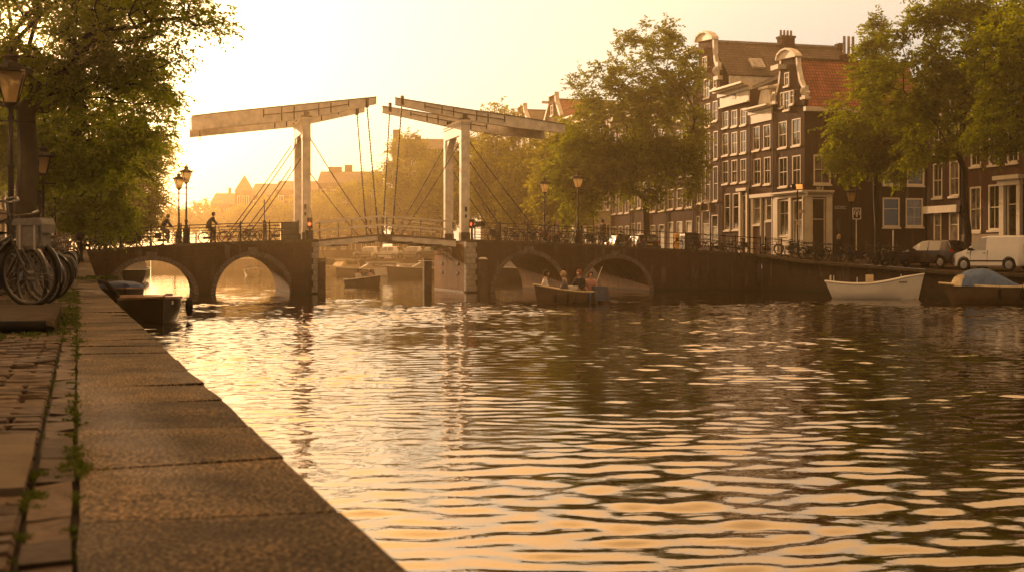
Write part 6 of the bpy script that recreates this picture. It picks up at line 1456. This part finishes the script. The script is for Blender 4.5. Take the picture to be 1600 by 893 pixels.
# ---------------------------------------------------------------- cars
def make_car(name, label, cat, L, W_, top, paint, wins_, wx, wr, gsec, bumper, loc, rz, van=False, group=None):
    """top: list of (x, z top); belt height below the glass; x forward, built from cross sections"""
    r = empty(name, loc, rz, label, cat, group); belt = gsec['belt']; xs_ = np.linspace(-L/2, L/2, 90); hw = W_/2
    def section(x):
        zt_ = ip(x, top); e = min(1, (L/2-abs(x))/.35); w_ = hw*(.80+.2*e**.6); zb = .24+.1*(1-e)
        for c in wx:
            d = (wr+.06)**2-(x-c)**2
            if d > 0: zb = max(zb, wr+math.sqrt(d)*.98)
        bz = min(belt, zt_-.02); inn = max(0, min(1, (zt_-belt)/(gsec['h'])))
        wr_ = w_*(.97-.15*inn)
        return [(x, 0, min(zb, .5)), (x, w_*.93, zb), (x, w_, min(zb+.07, bz-.03)), (x, w_*1.0, max(zb+.08, bz*.72)), (x, w_*.97, bz), (x, wr_*.99, zt_-.07*inn-.012), (x, wr_*.86, zt_-.005), (x, 0, zt_+.02*inn)]
    secs = [section(x) for x in xs_]; body_ = MB(); gl = MB()
    for i in range(len(xs_)-1):
        xm = (xs_[i]+xs_[i+1])/2; a, b = secs[i], secs[i+1]
        for j in range(7):
            isg = (j == 4 and any(u < xm < v for u, v in wins_)) or (j >= 5 and any(u < xm < v for u, v in gsec['screens']))
            for sg in (1, -1):
                q = [Vector((p[0], p[1]*sg, p[2])) for p in (a[j], b[j], b[j+1], a[j+1])]
                (gl if isg else body_).add(q, [(0, 1, 2, 3)])
    for e, s_ in ((0, -1), (-1, 1)):
        v = secs[e]; vs = [Vector(p) for p in v]+[Vector((p[0], -p[1], p[2])) for p in v]; body_.add(vs, [(j, j+1, j+9, j+8) for j in range(7)])
    o = body_.build('body', paint, r, smooth=True, local=True)
    mdf = o.modifiers.new('weld', 'WELD'); mdf.merge_threshold = .002
    g_ = gl.build('windows', M['carglass'], r, smooth=True, local=True)
    for c in wx:
        for s in (-1, 1):
            mb = MB(); mb.lathe([(wr*.6, -.09), (wr*.95, -.09), (wr, -.06), (wr, .06), (wr*.95, .09), (wr*.6, .09)], 24); mb.v = [(c+x, s*(hw-.1)+z, wr+y) for x, y, z in mb.v]; wh = mb.build('wheel', M['rubber'], r, smooth=True, local=True)
            mb = MB(); y0 = s*(hw+.05)
            mb.lathe([(wr*.62, -.02), (wr*.66, .0), (wr*.6, .01), (.02, .005)], 20); mb.v = [(c+x, y0-s*.06+z*s, wr+y) for x, y, z in mb.v]
            for k in range(6): a = k*math.pi/3; mb.obox((c+.3*wr*math.cos(a), y0-s*.035, wr+.3*wr*math.sin(a)), wr*.3, .012, wr*.08, (math.cos(a), 0, math.sin(a)), (0, 1, 0), (-math.sin(a), 0, math.cos(a)))
            mb.build('rim', M['rimm'], wh, local=True)
    for s in (-1, 1):
        mb = MB(); z_ = gsec.get('tz', belt); mb.obox((-L/2+.02, s*(hw*.8), z_), .05, .09, gsec.get('th', .12)); mb.build('tail_light', M['tail'], r, local=True)
        mb = MB(); mb.obox((L/2-.12, s*hw*.72, .62), .1, .13, .08); mb.build('headlight', M['glassc'], r, local=True)
        mb = MB(); mb.obox((gsec['mx'], s*(hw+.1), belt+.08), .06, .1, .08); mb.build('wing_mirror', M['black'], r, local=True)
        mb = MB(); mb.obox((0, s*(hw+.008), .56), L*.27, .015, .035); mb.build('side_strip', bumper, r, local=True)
        for dx in gsec['doors']:
            mb = MB(); mb.obox((dx, s*(hw*.997), belt*.72), .008, .012, belt*.3); mb.build('door_seam', M['black'], r, local=True)
            mb = MB(); mb.obox((dx+.17, s*(hw+.005), belt-.13), .07, .014, .016); mb.build('door_handle', M['black'], r, local=True)
    for x in (-L/2-.0, L/2-.02): mb = MB(); mb.obox((x, 0, .42), .07, hw*.84, .13); mb.build('bumper', bumper, r, local=True)
    mb = MB(); mb.obox((-L/2-.03, 0, gsec.get('pz', .62)), .015, .26, .055); mb.build('number_plate', M['plate'], r, local=True)
    if van:
        mb = MB(); mb.obox((-L/2-.005, 0, 1.42), .012, hw*.68, .22); mb.build('rear_window', M['carglass'], r, local=True)
    return r
M['carglass'] = glassmat('car_glass', (.015, .015, .014), .03); M['rimm'] = mat('wheel_rim', (.4, .38, .35), .3, .8); M['plate'] = mat('yellow_plate', (.5, .35, .04), .5, var=.05)
M['vanp'] = mat('van_white_paint', (.74, .71, .65), .3, coat=.6, var=.03); M['carp'] = mat('dark_brown_paint', (.03, .02, .016), .25, .1, coat=.6, var=.05); M['carg'] = mat('silver_paint', (.4, .39, .37), .25, .5, coat=.6, var=.04); M['carb'] = mat('dark_blue_paint', (.03, .035, .05), .25, .3, coat=.7, var=.04)
HATCH = dict(L=4.05, W_=1.75, top=[(-2.03, .95), (-2.0, 1.05), (-1.72, 1.5), (-1.5, 1.55), (-.2, 1.58), (.25, 1.53), (1.1, 1.04), (1.3, .98), (1.85, .82), (2.03, .62)], wins_=[(-1.25, -.42), (-.34, .72)], wx=(-1.3, 1.28), wr=.31, gsec=dict(belt=.98, h=.5, screens=[(-1.98, -1.72), (.3, 1.08)], mx=.75, doors=[-.38, .7], tz=.95, th=.09, pz=.75))
hdq = math.atan2(.87, -.50)
make_car('parked_car', 'dark brown hatchback parked left of the white van', 'car', paint=M['carp'], bumper=M['carp'], loc=(W(1459, 74), 74.2, zR(74)-.03), rz=hdq, **HATCH)
VAN = dict(L=4.5, W_=1.9, top=[(-2.25, 1.2), (-2.2, 1.82), (-2.0, 1.93), (0, 1.95), (.45, 1.88), (1.3, 1.2), (1.5, 1.12), (2.1, .95), (2.25, .7)], wins_=[(.1, .98)], wx=(-1.35, 1.42), wr=.34, gsec=dict(belt=1.12, h=.8, screens=[(.52, 1.28)], mx=1.0, doors=[-.05, 1.0], tz=1.2, th=.26, pz=.85))
hdv = math.atan2(.80, -.60)
make_car('parked_van', 'white panel van parked at the right edge of the quay', 'van', paint=M['vanp'], bumper=M['black'], loc=(W(1562, 70.5), 71, zR(71)-.03), rz=hdv, van=True, **VAN)
v2 = dict(VAN); make_car('parked_van', 'white van on the left bank, half hidden behind the third lamp', 'van', paint=M['vanp'], bumper=M['black'], loc=(W(74, 68), 68, zL(68)), rz=R(105), van=True, **v2)
for px, Y, rz, p, lb in ((968, 101, 1.75, 'carb', 'dark car on the quay behind the dark coated pedestrian'), (1001, 98, 1.8, 'carp', 'brown car left of the big tree trunk'), (577, 160, 2.6, 'carg', 'hazy parked car above the far moored boats, leftmost'), (606, 158, 2.7, 'vanp', 'hazy pale car above the far boats, second from the left'), (645, 155, 2.6, 'carg', 'hazy car above the far boats, third from the left'), (675, 152, 2.6, 'carb', 'hazy dark car above the far boats, rightmost')):
    h_ = dict(HATCH); make_car('parked_car', lb, 'car', paint=M[p], bumper=M['black'], loc=(W(px, Y), Y, zR(Y)-.03), rz=rz, **h_)

# ---------------------------------------------------------------- scooters by the dark car
def scooter(X, Y, rz, label, c):
    r = empty('motor_scooter', (X, Y, zR(Y)-.03), rz, label, 'scooter')
    for x in (-.6, .62): mb = MB(); mb.torus((x, 0, .25), .19, .06, 1, 22, 7); mb.torus((x, 0, .25), .1, .03, 1, 14, 5); mb.build('wheel', M['rubber'], r, smooth=True, local=True)
    mb = MB(); mb.prism([(-.85, .55), (-.8, .75), (-.1, .72), (0, .4), (.35, .32), (.42, .85), (.5, .9), (.6, .5), (.55, .28), (-.2, .22), (-.6, .42)], (0, -.15, 0), (1, 0, 0), (0, 0, 1), (0, .3, 0)); mb.build('body', c, r, local=True)
    mb = MB(); mb.obox((-.45, 0, .8), .36, .13, .05); mb.build('seat', M['black'], r, local=True)
    mb = MB(); mb.tube([(.6, 0, .3), (.46, 0, .95)], .03, 6); mb.tube([(.4, -.32, 1.02), (.48, -.1, .98), (.48, .1, .98), (.4, .32, 1.02)], .02, 6); mb.build('handlebar', M['iron'], r, local=True)
    for s in (-1, 1): mb = MB(); mb.tube([(.45, .22*s, 1.0), (.42, .27*s, 1.15)], .008, 4); mb.obox((.41, .28*s, 1.18), .01, .06, .035); mb.build('mirror', M['chrome'], r, local=True)
    mb = MB(); mb.add([(.55, -.2, 1.0), (.55, .2, 1.0), (.42, .16, 1.38), (.42, -.16, 1.38)], [(0, 1, 2, 3)]); mb.build('windshield', M['glassc'], r, local=True)
scooter(W(1383, 75.5), 75.5, 2.3, 'dark scooter with a pale windshield among the quay bicycles', M['black']); scooter(W(1399, 74.5), 74.5, 2.5, 'black scooter next to the front of the dark hatchback', M['frame1'])

# ---------------------------------------------------------------- posts, signs, signals
def post(name, label, cat, X, Y, z0, z1, r_, m, n=8):
    rt = empty(name, (X, Y, z0), label=label, cat=cat); mb = MB(); mb.tube([(X, Y, z0-.1), (X, Y, z1)], r_, n); mb.build('pole', m, rt); return rt
zg = zR(90)
t_, Y_ = BT(484, .9); p = BL(t_, .9, ztop(t_)); rt = post('traffic_signal', 'red signal light at the foot of the left portal', 'traffic light', p.x, p.y, p.z, p.z+1.1, .06, M['black'])
mb = MB(); mb.obox((p.x, p.y, p.z+.98), .15, .12, .34, uV, cV); mb.build('housing', M['black'], rt); mb = MB(); mb.lathe([(.095, 0), (.07, .03), (.01, .05)], 14); mb.v = [tuple(p+Vector((x*1.0, -.13-z, .93+y))) for x, y, z in mb.v]; mb.build('red_lamp', M['red'], rt, smooth=True)
mb = MB(); mb.bbox(t_-.22, t_+.22, 1.0, 1.4, p.z-.05, p.z+.55); mb.build('base_box', M['black'], rt)
t_, Y_ = BT(737, .9); p = BL(t_, .9, ztop(t_)); rt = post('traffic_signal', 'red signal light at the foot of the right portal', 'traffic light', p.x, p.y, p.z, p.z+1.1, .06, M['black'])
mb = MB(); mb.obox((p.x, p.y, p.z+.98), .15, .12, .28, uV, cV); mb.build('housing', M['black'], rt); mb = MB(); mb.lathe([(.095, 0), (.07, .03), (.01, .05)], 14); mb.v = [tuple(p+Vector((x, -.13-z, .96+y))) for x, y, z in mb.v]; mb.build('red_lamp', M['red'], rt, smooth=True)
q = p+uV*.55; mb = MB(); mb.obox((q.x, q.y, p.z+.98), .3, .14, .16, uV, cV); mb.build('side_box', M['iron'], rt)
t0, t1 = tpx(439, 1.2), tpx(466, 1.2); z_ = ztop((t0+t1)/2); rt = empty('control_cabinet', BL((t0+t1)/2, 1.5, z_-.05), label='dark control cabinet beside the left portal', cat='cabinet')
mb = MB(); mb.bbox(t0, t1, 1.2, 1.9, z_-.05, z_+1.0); mb.build('housing', M['green'], rt); mb = MB(); mb.bbox(t0-.03, t1+.03, 1.17, 1.93, z_+1.0, z_+1.05); mb.build('lid', M['green'], rt)
for f in (.02, .5): mb = MB(); mb.bbox(t0+(t1-t0)*f+.03, t0+(t1-t0)*(f+.48)-.02, 1.185, 1.2, z_+.05, z_+.93); mb.build('door', M['green'], rt)
t_, Y_ = BT(413, 2.6); p = BL(t_, 2.6, ztop(t_)-.05); rt = post('barrier_post', 'slim dark post with a thick sleeve on the left bridge approach', 'post', p.x, p.y, p.z, Z(312, Y_), .03, M['iron']); mb = MB(); mb.tube([p, p+zV*1.3], .09, 8); mb.build('sleeve', M['iron'], rt)
# left bank signal and boards
rt = post('traffic_signal', 'small amber red signal and boards beyond the bicycles on the left', 'traffic light', W(104, 72), 72, zL(72), Z(300, 72), .05, M['iron'])
mb = MB(); c = P(95, 311, 72); mb.obox(c+Vector((0, .1, 0)), .16, .1, .3); mb.build('housing', M['black'], rt); mb = MB(); mb.lathe([(.1, 0), (.06, .03), (.01, .04)], 12); mb.v = [tuple(c+Vector((x, -.01-z, y))) for x, y, z in mb.v]; mb.build('red_lamp', M['red'], rt)
for (a, b, c_, d), m_ in (((99, 108, 305, 314), 'white'), ((102, 111, 315, 325), 'frame3'), ((99, 111, 326, 335), 'white'), ((102, 107, 343, 352), 'white')):
    mb = MB(); A_, B_ = P(a, c_, 71.8), P(b, d, 71.8); mb.obox((A_+B_)/2, abs(B_.x-A_.x)/2, .02, abs(A_.z-B_.z)/2); mb.build('board', M['stone'] if m_ == 'white' else M[m_], rt)
rt = post('small_sign', 'small pale sign on a post behind the thick trunk at the left', 'sign', W(47, 50), 50, zL(50), Z(308, 50), .03, M['iron']); mb = MB(); mb.obox(P(47, 316, 49.9), .17, .02, .2); mb.build('board', M['white'], rt)
# mooring bollard figure
X, Y = W(125, 52), 52; rt = empty('mooring_bollard', (X, Y, zL(Y)), label='stout dark mooring bollard with a knobbed head at the quay edge', cat='bollard')
mb = MB(); mb.lathe([(.17, 0), (.17, .1), (.12, .16), (.12, .62), (.15, .68), (.16, .85), (.13, .9), (.15, .98), (.17, 1.08), (.12, 1.18), (.02, 1.22)], 12, (X, Y, zL(Y))); mb.build('shaft', M['iron'], rt, smooth=True)
mb = MB(); mb.tube([(X-.1, Y-.05, zL(Y)+.95), (X-.26, Y-.08, zL(Y)+.9)], .05, 8); mb.tube([(X+.1, Y-.05, zL(Y)+.8), (X+.22, Y-.08, zL(Y)+.72)], .04, 8); mb.build('cleat', M['chrome'], rt)
# lit box sign on a double pole
Y = 94; rt = post('lit_box_sign', 'glowing yellow box lantern on a pole before the corner shop', 'sign lamp', W(1246, Y), Y, zR(Y), Z(298, Y), .05, M['iron'])
M['boxglow'] = emit('lit_box', (1, .45, .1), 1.0); c = P(1249, 292, Y); mb = MB(); mb.obox(c, .17, .15, .19, uV, cV); mb.build('light_box', M['boxglow'], rt); mb = MB(); mb.obox(c-zV*.21, .2, .18, .03, uV, cV); mb.obox(c+zV*.21, .2, .18, .03, uV, cV); mb.obox(c-Vector((.42, 0, 0)), .14, .04, .2); mb.build('box_frame', M['iron'], rt)
mb = MB(); mb.obox(P(1253, 331, Y), .22, .04, .12); mb.obox(P(1247, 348, Y), .12, .05, .16); mb.build('small_board', M['clr'], rt)
Y = 90; rt = post('white_framed_sign', 'white framed board on a white pole right of the quay lamp', 'sign', W(1338, Y), Y, zR(Y), Z(326, Y), .04, M['white']); c = P(1338.5, 334, Y-.05); mb = MB(); mb.obox(c, .29, .02, .4); mb.build('board', M['iron'], rt)
mb = MB()
for sx in (-1, 1): mb.obox(c+Vector((sx*.27, -.03, 0)), .04, .015, .4)
for sz in (-1, 1): mb.obox(c+Vector((0, -.03, sz*.38)), .23, .015, .04)
mb.tube([c+Vector((.17*math.cos(a), -.035, .02+.27*math.sin(a))) for a in np.linspace(-.4, math.pi+.4, 12)], .03, 5); mb.obox(c+Vector((0, -.03, -.05)), .06, .02, .2); mb.build('emblem', M['white'], rt)
rt = post('white_marker_post', 'thin white post rising behind the parked scooters', 'post', W(1395.5, 80), 80, zR(80), Z(361, 80), .05, M['white'])
mb = MB(); mb.lathe([(.06, 0), (.03, .05), (.005, .06)], 8, (W(1395.5, 80), 80, Z(361, 80))); mb.build('cap', M['white'], rt)
Y = 88; rt = empty('ticket_post', (W(1057.5, Y), Y, zR(Y)), label='sunlit yellow ticket post right of the big tree trunk', cat='post'); mb = MB(); mb.lathe([(.18, 0), (.18, 1.25), (.2, 1.27), (.2, 1.4), (.12, 1.47), (.01, 1.5)], 14, (W(1057.5, Y), Y, zR(Y)-.02)); mb.build('housing', mat('yellow_enamel', (.75, .38, .05), .4, coat=.4, var=.06), rt, smooth=True)
mb = MB(); mb.obox((W(1057.5, Y), Y-.18, zR(Y)+1.0), .09, .01, .12); mb.build('panel', M['iron'], rt)
rt = empty('waste_container', (W(1076, 89), 89, zR(89)), label='large dark waste container right of the yellow post', cat='container'); mb = MB(); c = Vector((W(1077, 89), 89, zR(89)+.65)); mb.obox(c, .5, .45, .62, uV, cV); mb.build('bin', M['green'], rt); mb = MB(); mb.prism([(-.53, 0), (.53, 0), (.5, .14), (.3, .22), (-.3, .22), (-.5, .14)], c+zV*.62-cV*.48, uV, zV, cV*.96); mb.build('lid', M['black'], rt)
# quay railing right of the bridge
railing([Vector((XR(Y)+.15, Y, zR(Y))) for Y in (84.9, 83, 81.5, 80, 79)], 'iron railing on the quay edge right of the bridge end')
# slab and kerb in the left pavement
mb = MB(); slabby(mb, 3.12, 4.1, .612, 1.6, .004, .05, .003, .02, .3); mb.v = [(x, y, z+.014) for x, y, z in mb.v]; tag(mb.build('pavement_slab', M['coping']), kind='structure')
rt = empty('stone_kerb', QL(10.4, .7), label='raised stone plinth under the front wheel of the nearest bicycle', cat='plinth')
mb = MB(); prof = [(10.35, -.03), (10.33, .05), (10.4, .085), (10.55, .1), (14.6, .1), (14.6, -.03)]; vs = []
for o_ in (.66, .7, 2.2, 3.6):
    for a, z in prof: vs.append(QL(a, o_, z*(.8 if o_ == .66 else 1)))
mb.add(vs, [(i*6+j, i*6+j+1, i*6+j+7, i*6+j+6) for i in range(3) for j in range(5)]+[tuple(range(6))]); mb.build('stone', mat('dark_plinth_stone', (.035, .027, .019), .95, var=.4, scale=6, bump=.5, spec=.02), rt)
mb = MB(); mb.tube([QL(10.3, .72, .05), QL(10.3, 3.6, .05)], .045, 10); mb.build('dark_edge', M['rubber'], rt, smooth=True)  # dark round strip along the front edge of the plinth

# ---------------------------------------------------------------- moss, grass and ivy
def grassmat():
    m = leafmat('moss_grass', (.018, .032, .006), (.055, .075, .012), (1.4, 1.4, .4), .35); return m
M['grass'] = grassmat()
def tufts(name, centres, per, h, spread, m, label=None, cat=None):
    r = np.random.default_rng(9); C = np.repeat(np.array(centres), per, 0); n = len(C); hh = C[:, 3:4]*h*r.uniform(.4, 1.2, (n, 1)); sp = C[:, 3:4]*spread
    p = C[:, :3].copy(); p[:, :2] += r.normal(0, 1, (n, 2))*sp; d = r.normal(0, .6, (n, 3)); d[:, 2] = 1; d /= np.linalg.norm(d, axis=1)[:, None]; s = np.cross(d, r.normal(0, 1, (n, 3))); s /= np.linalg.norm(s, axis=1)[:, None]
    tip = p+d*hh; mid = p+d*hh*.5+s*hh*.13; mid2 = p+d*hh*.5-s*hh*.13; tip[:, 2] -= hh[:, 0]*.2
    V = np.stack([p, mid, tip, mid2], 1).reshape(-1, 3); b4 = np.arange(n)[:, None]*4
    o = arr_mesh(name, V, np.concatenate([b4+[0, 1, 2], b4+[0, 2, 3]], 1).reshape(-1, 3), m); tag(o, label, cat, kind='stuff'); return o
cs = []
def patch(a, o, k, s=1.0):
    for _ in range(k): p = QL(a+random.gauss(0, .07*s), o+random.gauss(0, .018*s)); cs.append((p.x, p.y, p.z-.015, s))
for a in np.arange(2, 28, .08):
    if random.random() < .42+.3*math.sin(a*1.7): patch(a, .506, 3, random.uniform(.4, .9)*(1 if a < 9 else 1.5))
    if random.random() < .25: patch(a, .6, 2, random.uniform(.3, .7)*(1 if a < 9 else 1.6))
for a, k, s in ((3.05, 12, .9), (3.45, 26, 1.3), (3.75, 14, .9), (4.9, 18, 1.0), (6.3, 12, 1.0), (4.1, 10, .8), (2.7, 10, .8)): patch(a, .503, int(k*.5), s*.7)
for a, o, k, s in ((3.4, .6, 8, .8), (3.05, .6, 10, .8)): patch(a, o, k, s)
for _ in range(900): a = random.uniform(9.5, 31); o = .52+abs(random.gauss(0, .33)); p = QL(a, o); cs.append((p.x, p.y, p.z-.02, random.uniform(.8, 2.0) if math.sin(a*1.3)+math.sin(a*.57+1) > -.5 else .3))
tufts('grass', cs, 22, .032, .014, M['grass'])
cs = []
for _ in range(26): t_ = tpx(729)-.1; s = random.uniform(1.5, 8.8); p = BL(t_-random.uniform(0, .15), s, random.uniform(2.3, 3.1)); cs.append((p.x, p.y, p.z, random.uniform(.6, 1.2)))
tufts('ivy', cs, 90, .16, .2, M['grass'])
p = P(157, 456, 34); tufts('weeds', [(p.x+random.gauss(0, .15), p.y+random.gauss(0, .4), zL(34)+.03, 1) for _ in range(14)], 60, .14, .08, M['grass'])
for _o in list(S.objects):
    if _o.type == 'MESH' and _o.parent is None and not _o.get('label') and not _o.get('kind'): print('UNTAGGED', _o.name)
